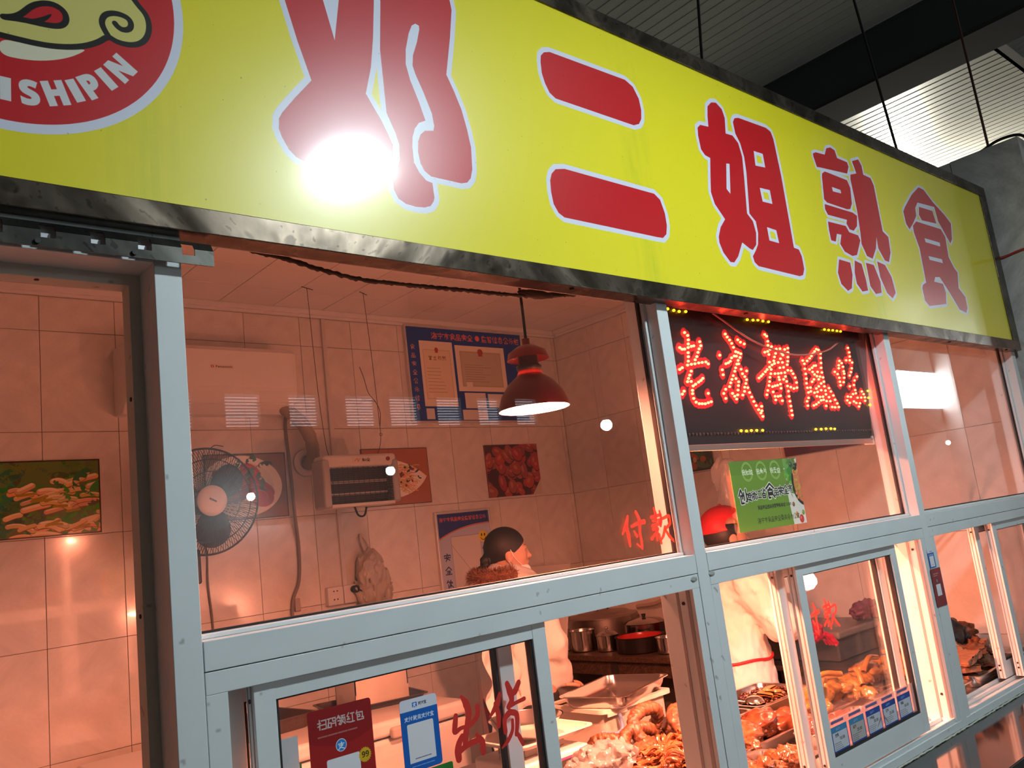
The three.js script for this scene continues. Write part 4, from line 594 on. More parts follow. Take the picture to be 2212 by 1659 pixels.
// ---------- pendant heat lamps ----------
const shadeRed = M([0.15, 0.014, 0.011], 0.4, 0, { transmission: 0.05, thickness: 0, clearcoat: 0.3, clearcoatRoughness: 0.3 }), shadeIn = M([0.82, 0.74, 0.66], 0.3);
function heatLamp(label, at, R, power, top, shaded) {
  const [x, y, z] = at, o = thing('pendant_lamp', label, 'lamp', [x, y, z], 'heat lamps over the counter');
  const s = R / 0.105;
  if (shaded) {
    part('shade', lathe([[R, 0], [R * 0.99, 0.012 * s], [R * 0.88, 0.045 * s], [R * 0.66, 0.078 * s], [R * 0.38, 0.102 * s], [R * 0.31, 0.118 * s]], [x, y, z], 56), shadeRed, o, 'dark red flared shade');
    part('reflector', lathe([[R * 0.985, 0.0005], [R * 0.965, 0.012 * s], [R * 0.85, 0.043 * s], [R * 0.62, 0.075 * s], [R * 0.34, 0.099 * s]], [x, y, z], 56), shadeIn, o, 'pale lining of the shade');
    part('top_cap', lathe([[R * 0.60, 0.150 * s], [R * 0.54, 0.172 * s], [R * 0.27, 0.19 * s], [0.012 * s, 0.195 * s], [0.012 * s, 0.213 * s], [0, 0.213 * s], [0, 0.192 * s], [R * 0.26, 0.188 * s], [R * 0.52, 0.169 * s]], [x, y, z], 40), M([0.30, 0.028, 0.014], 0.35, 0, { side: THREE.DoubleSide, transmission: 0.25, thickness: 0 }), o, 'red plastic cap');
  }
  part('lamp_holder', lathe([[0, 0.092 * s], [0.026 * s, 0.095 * s], [0.030 * s, 0.112 * s], [0.036 * s, 0.118 * s], [0.038 * s, 0.128 * s], [0.030 * s, 0.134 * s], [0.029 * s, 0.162 * s], [0.022 * s, 0.17 * s], [0, 0.17 * s]], [x, y, z], 32), M([0.10, 0.085, 0.07], 0.4, 0.3), o);
  part('cord', tube([[x, y + 0.165 * s, z], [x + 0.003, y + 0.3, z], [x - 0.004, (y + top) / 2, z + 0.004], [x, top, z]], 0.0042, 30, 6), shaded ? mats.cord : M([0.22, 0.12, 0.07], 0.7), o);
  part('bulb', lathe([[0, -0.002 * s], [0.026 * s, 0.004 * s], [0.044 * s, 0.024 * s], [0.046 * s, 0.042 * s], [0.034 * s, 0.068 * s], [0.02 * s, 0.094 * s], [0, 0.094 * s]], [x, y, z], 32), M([1, 0.9, 0.8], 0.4, 0, { emissive: [1, 0.62, 0.42], emissiveIntensity: 14 }), o, 'glowing bulb');
  const L = new THREE.PointLight(rgb(HEAT), power, 0, 2); L.position.set(x, y + 0.03 * s, z); L.castShadow = true; L.shadow.radius = 1.6; L.name = 'heat_lamp_light'; scene.add(L);
}
heatLamp('heat lamp with dark red shade hanging in front of the blue notice board', [1.634, 1.893, -0.45], 0.101, HEAT_HIGH, YC, true);
heatLamp('small low heat lamp behind the post of the lit board', [2.065, 1.335, -0.32], 0.066, HEAT_LOW, YC, true);
heatLamp('bare low heat bulb glowing over the roast meat behind the middle pane', [2.80, 1.235, -0.4], 0.085, HEAT_BARE, YC, false);

// ---------- papers stuck on the glass ----------
{
  const t = canvas(1024, 560, (g, w, h) => {
    g.fillStyle = '#6f9428'; g.fillRect(0, 0, w, h); g.fillStyle = '#668a22'; g.fillRect(0, 0, w, h * 0.2);
    g.save(); g.beginPath(); g.moveTo(w * 0.785, 0); g.quadraticCurveTo(w * 0.76, h * 0.5, w * 0.80, h); g.lineTo(w, h); g.lineTo(w, 0); g.clip();
    g.fillStyle = '#ece4d6'; g.fillRect(0, 0, w, h); leafy(g, w, h * 0.4, 26, [90, 150, 50], 0.78, 0.95);
    g.fillStyle = '#1c1712'; g.beginPath(); g.ellipse(w * 1.04, h * 0.40, w * 0.17, h * 0.34, 0.1, 0, TAU); g.fill(); g.fillStyle = '#d9823c'; g.beginPath(); g.ellipse(w * 1.05, h * 0.40, w * 0.15, h * 0.30, 0.1, 0, TAU); g.fill();
    for (let k = 0; k < 80; k++) { g.fillStyle = `rgb(${rr(180, 250)},${rr(90, 190)},${rr(50, 110)})`; g.beginPath(); g.ellipse(w * rr(0.91, 1), h * rr(0.16, 0.64), rr(5, 20), rr(4, 10), rr(0, 3), 0, TAU); g.fill(); }
    for (const [x, y, r, c] of [[0.84, 0.70, 20, '#8a5a2c'], [0.87, 0.86, 26, '#d99a5a'], [0.93, 0.93, 36, '#c5342a'], [0.97, 0.84, 22, '#7aa038'], [0.9, 0.1, 26, '#2e4a28'], [0.96, 0.14, 30, '#2a2018']]) { g.fillStyle = c; g.beginPath(); g.arc(x * w, y * h, r, 0, TAU); g.fill(); g.fillStyle = 'rgba(255,255,240,0.4)'; g.beginPath(); g.arc(x * w - r * 0.3, y * h - r * 0.3, r * 0.35, 0, TAU); g.fill(); }
    g.restore();
    [['我知晓', 0.235], ['我参与', 0.44], ['我受益', 0.645]].forEach(([s, x]) => { g.strokeStyle = '#b9d67c'; g.lineWidth = 4; g.beginPath(); g.arc(x * w, h * 0.16, 76, 0, TAU); g.stroke(); g.beginPath(); g.arc(x * w, h * 0.16, 66, 0, TAU); g.stroke(); han(g, s, x * w - 78, h * 0.12, 50, 54, '#e6efcb', 6); });
    const big = (c, lw) => { let x = 0.06 * w; for (const [ch, s, dy] of [['创', 118, 0], ['建', 74, 30], ['浙', 78, 20], ['江', 74, 18], ['省', 84, 6], ['食', 128, -30], ['品', 70, 10], ['安', 84, 0], ['全', 78, 0], ['市', 78, -6]]) { han(g, ch, x, h * 0.40 + dy, s, 0, c, lw * s / 84); x += s * 0.95; } };
    big('#efe9dc', 22); big('#161310', 11);
    han(g, '食品安全违法线索举报电话:12345', w * 0.30, h * 0.655, 34, 35, '#20281a', 5);
    han(g, '海宁市食品安全委员会办公室', w * 0.27, h * 0.83, 46, 50, '#2c3a1c', 5);
  });
  single('paper_poster', quad(1.931, 2.268, 1.485, 1.673, -0.0445, 0.0008), M([1, 1, 1], 0.5, 0, { map: t }), 'green paper poster with a bowl of food taped to the middle pane', 'poster');
  const round = (x0, x1, y0, y1, z, r, W, draw) => { // a rounded card with 0..1 uv
    const s = new THREE.Shape(); s.moveTo(x0 + r, y0); s.lineTo(x1 - r, y0); s.quadraticCurveTo(x1, y0, x1, y0 + r); s.lineTo(x1, y1 - r); s.quadraticCurveTo(x1, y1, x1 - r, y1); s.lineTo(x0 + r, y1); s.quadraticCurveTo(x0, y1, x0, y1 - r); s.lineTo(x0, y0 + r); s.quadraticCurveTo(x0, y0, x0 + r, y0);
    const g = new THREE.ExtrudeGeometry(s, { depth: 0.0006, bevelEnabled: false }).translate(0, 0, z - 0.0006), p = g.attributes.position, uv = g.attributes.uv;
    for (let i = 0; i < p.count; i++) uv.setXY(i, (p.getX(i) - x0) / (x1 - x0), (p.getY(i) - y0) / (y1 - y0));
    return [g, canvas(W, Math.round(W * (y1 - y0) / (x1 - x0)), draw)];
  };
  const code = (g, x, y, s) => { g.fillStyle = '#e9e9ee'; g.beginPath(); g.roundRect(x, y, s, s * 1.08, s * 0.05); g.fill(); };
  const redCard = (g, w, h) => {
    g.fillStyle = '#a01c1c'; g.fillRect(0, 0, w, h); g.fillStyle = '#8e1618'; g.beginPath(); g.moveTo(0, 0); g.lineTo(w, 0); g.lineTo(w, h * 0.22); g.quadraticCurveTo(w * 0.5, h * 0.34, 0, h * 0.22); g.fill();
    han(g, '扫码领红包', w * 0.14, h * 0.07, w * 0.14, w * 0.148, '#c9b8b4', w * 0.017); lines(g, w * 0.14, h * 0.195, w * 0.7, 1, 10, '#b06a62', w * 0.02);
    g.fillStyle = '#d8e4ee'; g.beginPath(); g.arc(w * 0.48, h * 0.285, w * 0.085, 0, TAU); g.fill(); g.fillStyle = '#2f82d0'; g.beginPath(); g.arc(w * 0.48, h * 0.285, w * 0.075, 0, TAU); g.fill(); han(g, '支', w * 0.43, h * 0.262, w * 0.1, 0, '#e8f0f8', w * 0.013);
    code(g, w * 0.24, h * 0.365, w * 0.52);
    g.fillStyle = '#d9b026'; g.beginPath(); for (let k = 0; k < 40; k++) { const r = w * (k % 2 ? 0.105 : 0.09), a = k / 40 * TAU; g.lineTo(w * 0.84 + r * Math.cos(a), h * 0.40 + r * Math.sin(a)); } g.fill(); g.fillStyle = '#3a2a08'; g.font = `bold ${w * 0.11}px sans-serif`; g.fillText('99', w * 0.785, h * 0.418);
  };
  const blueCard = (g, w, h) => {
    g.fillStyle = '#1660b8'; g.fillRect(0, 0, w, h); g.fillStyle = '#dfe2ee'; g.fillRect(0, 0, w, h * 0.165); g.fillStyle = '#2a6cc4'; g.beginPath(); g.roundRect(w * 0.33, h * 0.055, w * 0.13, h * 0.07, 8); g.fill(); han(g, '支', w * 0.35, h * 0.062, w * 0.09, 0, '#eef2fa', w * 0.013); han(g, '支付宝', w * 0.49, h * 0.06, w * 0.075, w * 0.075, '#30343c', w * 0.011);
    han(g, '支付就用支付宝', w * 0.10, h * 0.235, w * 0.105, w * 0.113, '#dbe6f6', w * 0.014); code(g, w * 0.15, h * 0.345, w * 0.70); g.fillStyle = '#e9e9ee'; g.fillRect(w * 0.15, h * 0.6, w * 0.70, h * 0.28); lines(g, w * 0.3, h * 0.83, w * 0.5, 1, 10, '#7c8698', w * 0.022); lines(g, w * 0.2, h * 0.93, w * 0.6, 1, 10, '#7aa6dc', w * 0.018);
  };
  const zz = -0.0222;
  let [g, tx] = round(0.655, 0.771, 1.10, 1.316, zz, 0.006, 512, redCard); single('payment_card', g, pm(tx, 0.25), 'red payment card with white lettering on the left sliding pane', 'card');
  [g, tx] = round(0.826, 0.904, 1.178, 1.296, zz, 0.007, 512, blueCard); single('payment_card', g, pm(tx, 0.25), 'blue payment card with white head on the left sliding pane', 'card');
  [g, tx] = round(0.845, 0.925, 1.08, 1.176, zz, 0.004, 128, (c, w, h) => { c.fillStyle = '#2c7a30'; c.fillRect(0, 0, w, h); lines(c, 30, 24, 60, 1, 8, '#bcd8b8', 6); }); single('payment_card', g, pm(tx, 0.25), 'green payment card below the blue card', 'card');
  single('paper_sheet', quad(0.602, 0.64, 1.05, 1.285, -0.030, 0.0008), M([0.62, 0.62, 0.63], 0.6), 'white paper strip with green edge beside the red card', 'paper');
  single('paper_edge', quad(0.6405, 0.6435, 1.05, 1.243, -0.0300, 0.0008), M([0.05, 0.25, 0.04], 0.5), 'narrow green paper strip beside the red card', 'paper');
  [g, tx] = round(2.896, 2.942, 1.278, 1.336, 0.0012, 0.003, 160, (c, w, h) => { blueCard(c, w, h); }); single('payment_sticker', g, pm(tx, 0.4), 'small blue sticker on the shaded post', 'sticker');
  [g, tx] = round(2.889, 2.965, 1.153, 1.275, 0.0020, 0.003, 256, (c, w, h) => { c.fillStyle = '#8c2a2c'; c.fillRect(0, 0, w, h); lines(c, w * 0.2, h * 0.14, w * 0.55, 2, h * 0.05, '#c99a98', 8); c.fillStyle = '#7a86a0'; c.beginPath(); c.arc(w * 0.45, h * 0.33, w * 0.07, 0, TAU); c.fill(); code(c, w * 0.26, h * 0.42, w * 0.45); }); single('payment_sticker', g, pm(tx, 0.4), 'red sticker below the blue sticker on the shaded post', 'sticker');
  // price cards in a clear pocket strip
  const names = [['老食', '10.00'], ['全元', '25.80'], ['宁安全', '30.00'], ['公示', '25.00'], ['食品', '60.00']], lab = ['price card of 10.00 at the left end of the strip', 'greyish price card of 25.80 second in the strip', 'torn price card of 30.00 in the strip middle', 'worn price card of 25.00 fourth in the strip', 'price card of 60.00 at the right end of the strip'];
  single('card_pocket_strip', B(2.146, 2.668, 0.874, 0.962, -0.0226, -0.0216), M([0.9, 0.8, 0.78], 0.2, 0, { transmission: 0.72, thickness: 0 }), 'clear plastic pocket strip along the foot of the middle pane', 'pocket strip');
  for (let k = 0; k < 5; k++) {
    const x = 2.158 + k * 0.0975, [a, b] = [x, x + 0.084];
    [g, tx] = round(a, b, 0.880, 0.944, -0.0206, 0.002, 256, (c, w, h) => { c.fillStyle = '#24489c'; c.fillRect(0, 0, w, h); c.fillStyle = k < 2 ? '#3f86b4' : '#24489c'; c.fillRect(0, 0, w, h * 0.24); c.fillStyle = k === 1 ? '#b9b6b2' : '#cdd2dc'; c.fillRect(w * 0.04, h * 0.24, w * 0.92, h * 0.70); han(c, '品食市', w * 0.3, h * 0.07, 20, 24, '#8fb4dc', 3); han(c, names[k][0], w * 0.2, h * 0.28, 26, 28, '#1c1c20', 4); c.fillStyle = '#1c1c20'; c.font = 'bold 34px sans-serif'; c.fillText(names[k][1], w * 0.44, h * 0.58); lines(c, w * 0.1, h * 0.66, w * 0.6, 4, h * 0.075, '#5c6068', 4); if (k === 2 || k === 3) { c.fillStyle = 'rgba(110,100,90,0.7)'; c.beginPath(); c.moveTo(k === 2 ? w : 0, h * 0.4); c.lineTo(k === 2 ? w * 0.55 : w * 0.3, h * 0.9); c.lineTo(k === 2 ? w * 0.95 : 0, h * 0.6); c.fill(); } });
    single('price_card', g, pm(tx, 0.35), lab[k], 'price card', 'price cards on the middle pane');
    single('price_tab', B(a + 0.006, b - 0.012, 0.951, 0.9585, -0.0214, -0.0208), M([0.16, 0.14, 0.30], 0.5), 'short purple name tab above the price cards', 'tab', 'name tabs above the price cards');
  }
}

// ---------- counter, trays, cooked food ----------
single('steel_counter', [B(1.62, 2.62, 0.775, 0.8, -1.23, -0.1, 0.003), B(2.62, 3.62, 0.775, 0.8, -0.87, -0.1, 0.003), B(3.62, 4.19, 0.775, 0.8, -1.3, -0.1, 0.003), ...[[1.66, -1.19], [2.58, -1.19], [4.15, -1.26], [1.66, -0.14], [4.15, -0.14], [2.9, -0.14], [3.66, -1.26]].map(([x, z]) => B(x - 0.02, x + 0.02, 0, 0.775, z - 0.02, z + 0.02))], M([0.5, 0.48, 0.46], 0.35, 1), 'steel counter behind the sliding windows carrying the food trays', 'counter');
function trayGeo(w, d, h, t = 0.0016) { // a pressed tray: sloping sides, flat rim
  const ring = (iw, id, y, n = 6, r = 0.03) => { const o = []; for (const [sx, sz, a0] of [[1, 1, 0], [-1, 1, 1], [-1, -1, 2], [1, -1, 3]]) for (let k = 0; k <= n; k++) { const a = (a0 + k / n) * Math.PI / 2; o.push([sx * (iw / 2 - r) + r * Math.cos(a), y, sz * (id / 2 - r) + r * Math.sin(a)]); } return o; };
  const L = [ring(w, d, h - 0.003), ring(w, d, h), ring(w - 0.022, d - 0.022, h), ring(w - 0.034, d - 0.034, h * 0.5), ring(w - 0.05, d - 0.05, t + 0.004), ring(w - 0.06, d - 0.06, t)];
  const n = L[0].length, pos = [], idx = []; for (const r of L) for (const p of r) pos.push(...p);
  for (let a = 0; a + 1 < L.length; a++) for (let i = 0; i < n; i++) { const j = (i + 1) % n; idx.push(a * n + i, a * n + j, (a + 1) * n + i, a * n + j, (a + 1) * n + j, (a + 1) * n + i); }
  const c = pos.length / 3; pos.push(0, t, 0); const b = (L.length - 1) * n; for (let i = 0; i < n; i++) idx.push(b + i, b + (i + 1) % n, c);
  let g = new THREE.BufferGeometry(); g.setAttribute('position', new THREE.Float32BufferAttribute(pos, 3)); g.setIndex(idx); g.computeVertexNormals();
  return BGU.toCreasedNormals(g, 0.6);
}
const trayMat = M([0.60, 0.57, 0.55], 0.26, 1, { side: THREE.DoubleSide });
function tray(x, z, w, d, label, y = 0.8, h = 0.05, turn = 0) { const m = single('food_tray', trayGeo(w, d, h), trayMat, label, 'tray', 'steel trays on the counter'); m.position.set(x, y, z); m.rotation.y = turn; return m; }
const rowZ = [-0.725, -0.46, -0.2];
tray(2.10, rowZ[0], 0.40, 0.262, 'steel tray of curled duck necks beside the plastic tub');
tray(2.01, rowZ[1], 0.34, 0.262, 'steel tray piled with orange chicken feet');
tray(2.40, rowZ[1], 0.42, 0.262, 'steel tray holding glossy roast duck halves');
tray(2.87, rowZ[0], 0.38, 0.262, 'steel tray of dark beans and fried slices before the worker');
tray(2.48, rowZ[0], 0.34, 0.262, 'steel tray of dark braised meat next to the beans');
tray(2.05, rowZ[2], 0.36, 0.22, 'steel tray of peppered chicken pieces under the middle opening');
tray(2.60, rowZ[2], 0.40, 0.22, 'steel tray of brown ribs behind the price cards');
tray(2.85, rowZ[1], 0.42, 0.262, 'steel tray of yellow roast chickens behind the price cards');
tray(3.28, rowZ[1], 0.40, 0.262, 'steel tray with roast fowl beside the hanging sausages');
tray(3.08, rowZ[2], 0.38, 0.22, 'steel tray with golden flat bread behind the price cards');
tray(3.55, rowZ[2], 0.46, 0.22, 'steel tray of braised offcuts under the right opening');
const roast = VC(0.22, { clearcoat: 0.7, clearcoatRoughness: 0.15 }), dull = VC(0.55, { clearcoat: 0.12, clearcoatRoughness: 0.35 });
const tone = { duck: [[0.05, 0.010, 0.005], [0.17, 0.05, 0.016]], brown: [[0.06, 0.018, 0.008], [0.18, 0.075, 0.03]], gold: [[0.20, 0.085, 0.018], [0.32, 0.17, 0.04]], feet: [[0.22, 0.05, 0.016], [0.32, 0.10, 0.035]], dark: [[0.02, 0.006, 0.004], [0.07, 0.018, 0.010]], tan: [[0.15, 0.075, 0.04], [0.26, 0.15, 0.085]] };
function paint(g, cols, k) { const p = g.attributes.position, c = new Float32Array(p.count * 3); for (let i = 0; i < p.count; i++) { const t = Math.min(1, Math.max(0, 0.5 + 0.5 * n3(p.getX(i) * 34 + k, p.getY(i) * 34, p.getZ(i) * 34) + 0.3 * n3(p.getX(i) * 120, p.getY(i) * 120 + k, p.getZ(i) * 120))); for (let q = 0; q < 3; q++) c[3 * i + q] = cols[0][q] * (1 - t) + cols[1][q] * t; } g.setAttribute('color', new THREE.BufferAttribute(c, 3)); return g; }
function piece(name, g, mat, pos, rot, label, cat, group) { g.rotateX(rot[0]).rotateY(rot[1]).rotateZ(rot[2] ?? 0).translate(...pos); return single(name, g, mat, label, cat, group); }
// curled duck necks
[[2.19, 0.89, -0.70, 0.4, 0.085], [2.27, 0.885, -0.64, 0.9, 0.07], [2.12, 0.86, -0.68, 0.2, 0.07], [2.04, 0.85, -0.74, -0.5, 0.06]].forEach(([x, y, z, a, R], i) => {
  const pts = []; for (let k = 0; k <= 8; k++) { const t = -0.35 + k / 8 * 3.6; pts.push([R * Math.cos(t), R * 0.8 * Math.sin(t), 0.02 * Math.sin(t * 2)]); }
  const c = new THREE.CatmullRomCurve3(pts.map((p) => V(...p))), g = new THREE.TubeGeometry(c, 90, 0.021 - i * 0.001, 18); jitter(g, 0.0032, 60, i); jitter(g, 0.0016, 190, i);
  const e1 = blob(0.024, 0.024, 0.026, 0.25, 2, i).translate(...pts[0]), e2 = blob(0.022, 0.022, 0.022, 0.25, 2, i + 9).translate(...pts[8]);
  const m = paint(merge([g, e1, e2]), tone.brown, i); m.rotateY(a).translate(x, y - 0.015, z);
  single('duck_neck', m, dull, ['tallest curled brown duck neck in the tray beside the tub', 'smaller curled duck neck hooked round the tallest one', 'curled duck neck lying left of the tallest one', 'curled duck neck at the tub end of the tray'][i], 'duck neck', 'curled duck necks');
});
[[2.11, 0.845, -0.63, 0.4], [1.99, 0.85, -0.67, 0.9], [2.06, 0.84, -0.62, 0.1]].forEach(([x, y, z, a], i) => piece('braised_chunk', blob(0.055, 0.034, 0.036, 0.28, 1.6, i + 3, tone.brown), dull, [x, y, z], [0.1, a], ['plump braised chunk in front of the duck necks', 'angular braised chunk at the left of the duck necks', 'small braised chunk by the rim of the duck neck tray'][i], 'meat'));
// chicken feet: shank with three toes
function footGeo(k) {
  const l = []; l.push(tube([[-0.07, 0, 0], [-0.03, 0.008, 0.002], [0, 0.012, 0]], 0.0085, 10, 8), blob(0.016, 0.011, 0.014, 0.15, 2, k).translate(0, 0.012, 0));
  for (const [a, L, c] of [[-0.55, 0.055, 0.012], [0.02, 0.068, 0.018], [0.55, 0.055, 0.012]]) { l.push(tube([[0, 0.012, 0], [L * 0.5 * Math.cos(a), 0.014 + c * rr(0.4, 1), L * 0.5 * Math.sin(a)], [L * Math.cos(a), rr(-0.006, 0.016), L * Math.sin(a) * 0.9]], 0.0062, 10, 7), new THREE.ConeGeometry(0.0062, 0.018, 7).rotateZ(-Math.PI / 2).rotateY(-a).translate((L + 0.006) * Math.cos(a), 0.004, (L + 0.006) * Math.sin(a) * 0.9)); }
  return paint(jitter(merge(l), 0.0012, 90, k), tone.feet, k);
}
const feet = [0, 1, 2, 3].map(footGeo);
for (let k = 0; k < 26; k++) { const g = feet[k % 4].clone(); g.rotateX(rr(-0.5, 0.5)); g.rotateZ(rr(-0.3, 0.5)); g.rotateY(rr(0, TAU)); g.translate(2.01 + rr(-0.12, 0.12), 0.835 + rr(0, 0.05) * (1 - Math.abs(k / 26 - 0.5)), rowZ[1] + rr(-0.08, 0.07)); single('chicken_claw', g, roast, 'orange braised chicken claw in the heaped tray', 'chicken claw', 'chicken claws in the tray'); }
// roast duck halves: body with leg and wing
function duck(k, cols) { const l = [blob(0.105, 0.045, 0.062, 0.16, 1.7, k, cols), blob(0.05, 0.024, 0.026, 0.15, 1.6, k + 2, cols).rotateY(0.5).translate(-0.10, -0.006, 0.03), blob(0.045, 0.014, 0.013, 0.2, 2, k + 4, cols).rotateY(-0.4).translate(-0.135, -0.004, -0.02), blob(0.04, 0.02, 0.022, 0.2, 2, k + 6, cols).translate(0.07, 0.0, 0.05)]; return merge(l); }
[[2.44, 0.865, -0.44, 0.15, 0.05, tone.duck, 'glossy brown roast duck half lying highest in its tray'], [2.33, 0.855, -0.42, 0.5, 0.1, tone.brown, 'lighter roast duck half with its leg pointing left'], [2.53, 0.85, -0.40, -0.4, 0, tone.duck, 'dark roast duck half at the right end of the tray'], [2.42, 0.85, -0.70, 0.3, 0, tone.dark, 'dark glazed meat piece behind the roast ducks'], [2.54, 0.85, -0.74, 0.9, 0, tone.dark, 'dark glazed meat piece next to the bean tray']].forEach(([x, y, z, a, b, c, l], i) => piece('roast_duck', duck(i * 5 + 1, c).scale(0.86, 0.86, 0.86), roast, [x, y, z], [b, a], l, 'roast duck'));
[[2.76, 0.87, -0.42, 0.5, 'yellow roast chicken at the left of its tray'], [2.88, 0.875, -0.45, -0.3, 'orange roast chicken with raised leg in the tray middle'], [2.99, 0.86, -0.42, 0.9, 'yellow roast chicken near the right rim of the tray'], [3.20, 0.87, -0.46, 0.2, 'roast fowl with stretched neck beside the chickens'], [3.34, 0.865, -0.44, 1.2, 'roast fowl at the sausage end of the counter']].forEach(([x, y, z, a, l], i) => piece('roast_chicken', merge([duck(i * 7 + 50, tone.gold).scale(0.8, 1.0, 0.9), tube([[-0.08, 0.02, 0.02], [-0.03, 0.06, 0.03], [0.05, 0.05, 0.04]], 0.010, 14, 8).toNonIndexed().deleteAttribute('uv')].map((g, q) => (q ? paint(g, tone.gold, i) : g))), roast, [x, y, z], [0, a], l, 'roast chicken'));
// peppered pieces, ribs, bread, offcuts
for (let k = 0; k < 20; k++) piece('chicken_piece', blob(rr(0.03, 0.045), rr(0.018, 0.026), rr(0.02, 0.03), 0.3, 2, k + 70, tone.brown, 4), roast, [2.05 + rr(-0.13, 0.14), 0.83 + rr(0, 0.035), rowZ[2] + rr(-0.07, 0.06)], [rr(-0.5, 0.5), rr(0, 6)], 'glossy peppered chicken piece in the front tray', 'chicken piece', 'peppered chicken pieces');
for (let k = 0; k < 12; k++) piece('pork_rib', blob(rr(0.05, 0.07), rr(0.016, 0.026), rr(0.02, 0.03), 0.28, 2.2, k + 120, [[0.06, 0.012, 0.010], [0.18, 0.06, 0.04]], 4), roast, [2.60 + rr(-0.15, 0.15), 0.835 + rr(0, 0.03), rowZ[2] + rr(-0.06, 0.05)], [rr(-0.3, 0.3), rr(-0.6, 0.6)], 'brown glazed rib behind the price cards', 'rib', 'glazed ribs in the tray');
[[3.02, 0], [3.12, 1.2]].forEach(([x, a], i) => piece('flat_bread', blob(0.075, 0.012, 0.06, 0.1, 1.5, 150 + i, [[0.30, 0.16, 0.04], [0.42, 0.27, 0.09]]), dull, [x, 0.845 + i * 0.012, rowZ[2] + 0.01], [0.15, a], ['golden flat bread on the left in its tray', 'golden flat bread on the right in its tray'][i], 'bread'));
{
  const l = []; for (let k = 0; k < 320; k++) l.push(blob(rr(0.006, 0.01), 0.006, 0.007, 0.1, 1, k, k % 6 ? tone.dark : tone.tan, 1).rotateY(rr(0, 6)).translate(2.92 + rr(-0.12, 0.1), 0.825 + rr(0, 0.022), rowZ[0] + rr(-0.08, 0.08)));
  single('black_beans', l, roast, 'heap of small dark beans and chilli in the tray by the worker', 'beans', null, 'stuff');
  for (let k = 0; k < 9; k++) piece('fried_slice', new THREE.CylinderGeometry(0.03, 0.032, 0.008, 20, 1, false, 0, 3.4), M([0.30, 0.14, 0.035], 0.3, 0, { clearcoat: 0.4 }), [2.83 + rr(-0.06, 0.1), 0.845 + k * 0.003, rowZ[0] + 0.05 + rr(-0.03, 0.03)], [rr(-0.4, 0.4), rr(0, 6)], 'orange fried slice lying on the dark beans', 'fried slice', 'fried slices on the beans');
  const sp = thing('serving_spoon', 'shiny steel serving spoon lying between the beans and ducks', 'spoon', [2.66, 0.87, -0.6]);
  part('bowl', new THREE.SphereGeometry(0.042, 24, 12, 0, TAU, 0, 1.3).scale(1, 0.5, 0.75).rotateX(0.3).translate(2.66, 0.87, -0.60), M([0.85, 0.82, 0.8], 0.14, 1, { side: THREE.DoubleSide }), sp); part('handle', tube([[2.63, 0.875, -0.62], [2.56, 0.895, -0.66], [2.48, 0.9, -0.70]], 0.005, 12, 8), mats.pot, sp);
  for (let k = 0; k < 22; k++) { const lay = Math.floor(k / 8); piece('braised_offcut', k % 4 ? blob(rr(0.035, 0.06), rr(0.022, 0.034), rr(0.03, 0.048), 0.3, 1.8, k + 200, k % 3 ? tone.tan : tone.brown, 4) : jitter(new THREE.BoxGeometry(0.12, 0.02, 0.09, 8, 2, 8).toNonIndexed(), 0.004, 40, k), k % 4 ? dull : M([0.20, 0.10, 0.055], 0.4), [3.37 + (k % 8) * 0.052 + rr(-0.02, 0.02), 0.835 + lay * 0.036, rowZ[2] - 0.01 + rr(-0.06, 0.05)], [rr(-0.4, 0.4), rr(0, 6)], k % 4 ? 'lumpy braised offcut heaped under the right opening' : 'flat braised slab heaped under the right opening', 'meat', 'braised offcuts'); }
  for (let k = 0; k < 10; k++) piece('braised_lump', blob(rr(0.05, 0.07), rr(0.035, 0.05), rr(0.04, 0.055), 0.26, 1.7, k + 260, tone.brown, 4), dull, [3.62 + (k % 5) * 0.09, 0.845 + Math.floor(k / 5) * 0.06, -0.42 + rr(-0.05, 0.05)], [rr(-0.4, 0.4), rr(0, 6)], 'large braised lump behind the offcuts', 'meat', 'large braised lumps');
  single('black_bag', field((x, y, z) => { const t = (y - 0.92) / 0.10; return (Math.hypot((x - 3.60 + 0.05 * t) / (0.11 - 0.03 * t), (z + 0.30) / (0.075 - 0.02 * t), Math.max(0, Math.abs(t - 0.4) - 0.4) / 0.25) - 1) * 0.05 + 0.012 * n3(x * 14, y * 14, z * 14); }, [3.6, 0.97, -0.30], 0.17, 44), mats.blackBag, 'black plastic bag lying on the braised lumps by the right wall', 'bag');
  single('red_tape_roll', lathe([[0.024, -0.011], [0.036, -0.011], [0.036, 0.011], [0.024, 0.011], [0.024, -0.011]], [0, 0, 0], 40).rotateX(0.9).rotateZ(0.2).translate(3.08, 0.838, -0.085), M([0.55, 0.02, 0.02], 0.25, 0, { clearcoat: 0.5 }), 'roll of red tape lying on the window track beside the post', 'tape');
  // hanging sausages seen between middle sash and post
  for (let k = 0; k < 2; k++) { const X = 3.30 + k * 0.05, Z = -0.30 - k * 0.02, o = thing('sausage_string', k ? 'string of dark red sausages hanging behind the nearer string' : 'string of dark red sausages hanging between sash and post', 'sausages', [X, 0.87, Z], 'hanging sausages'); for (let j = 0; j < 11; j++) part('sausage', blob(0.019, 0.022, 0.019, 0.2, 2.6, k * 9 + j, [[0.10, 0.012, 0.010], [0.26, 0.05, 0.035]], 3).rotateZ(rr(-0.3, 0.3)).translate(X, 0.90 + j * 0.037, Z + rr(-0.006, 0.006)), roast, o); part('string', rod([X, 1.29, Z], [X, 1.42, Z], 0.003), mats.cord, o); }
  single('sausage_rail', [rod([3.26, 1.43, -0.30], [XR, 1.43, -0.30], 0.008), rod([3.26, 1.43, -0.34], [XR, 1.43, -0.34], 0.006)], mats.pot, 'steel rails carrying the hanging sausages', 'rail');
}

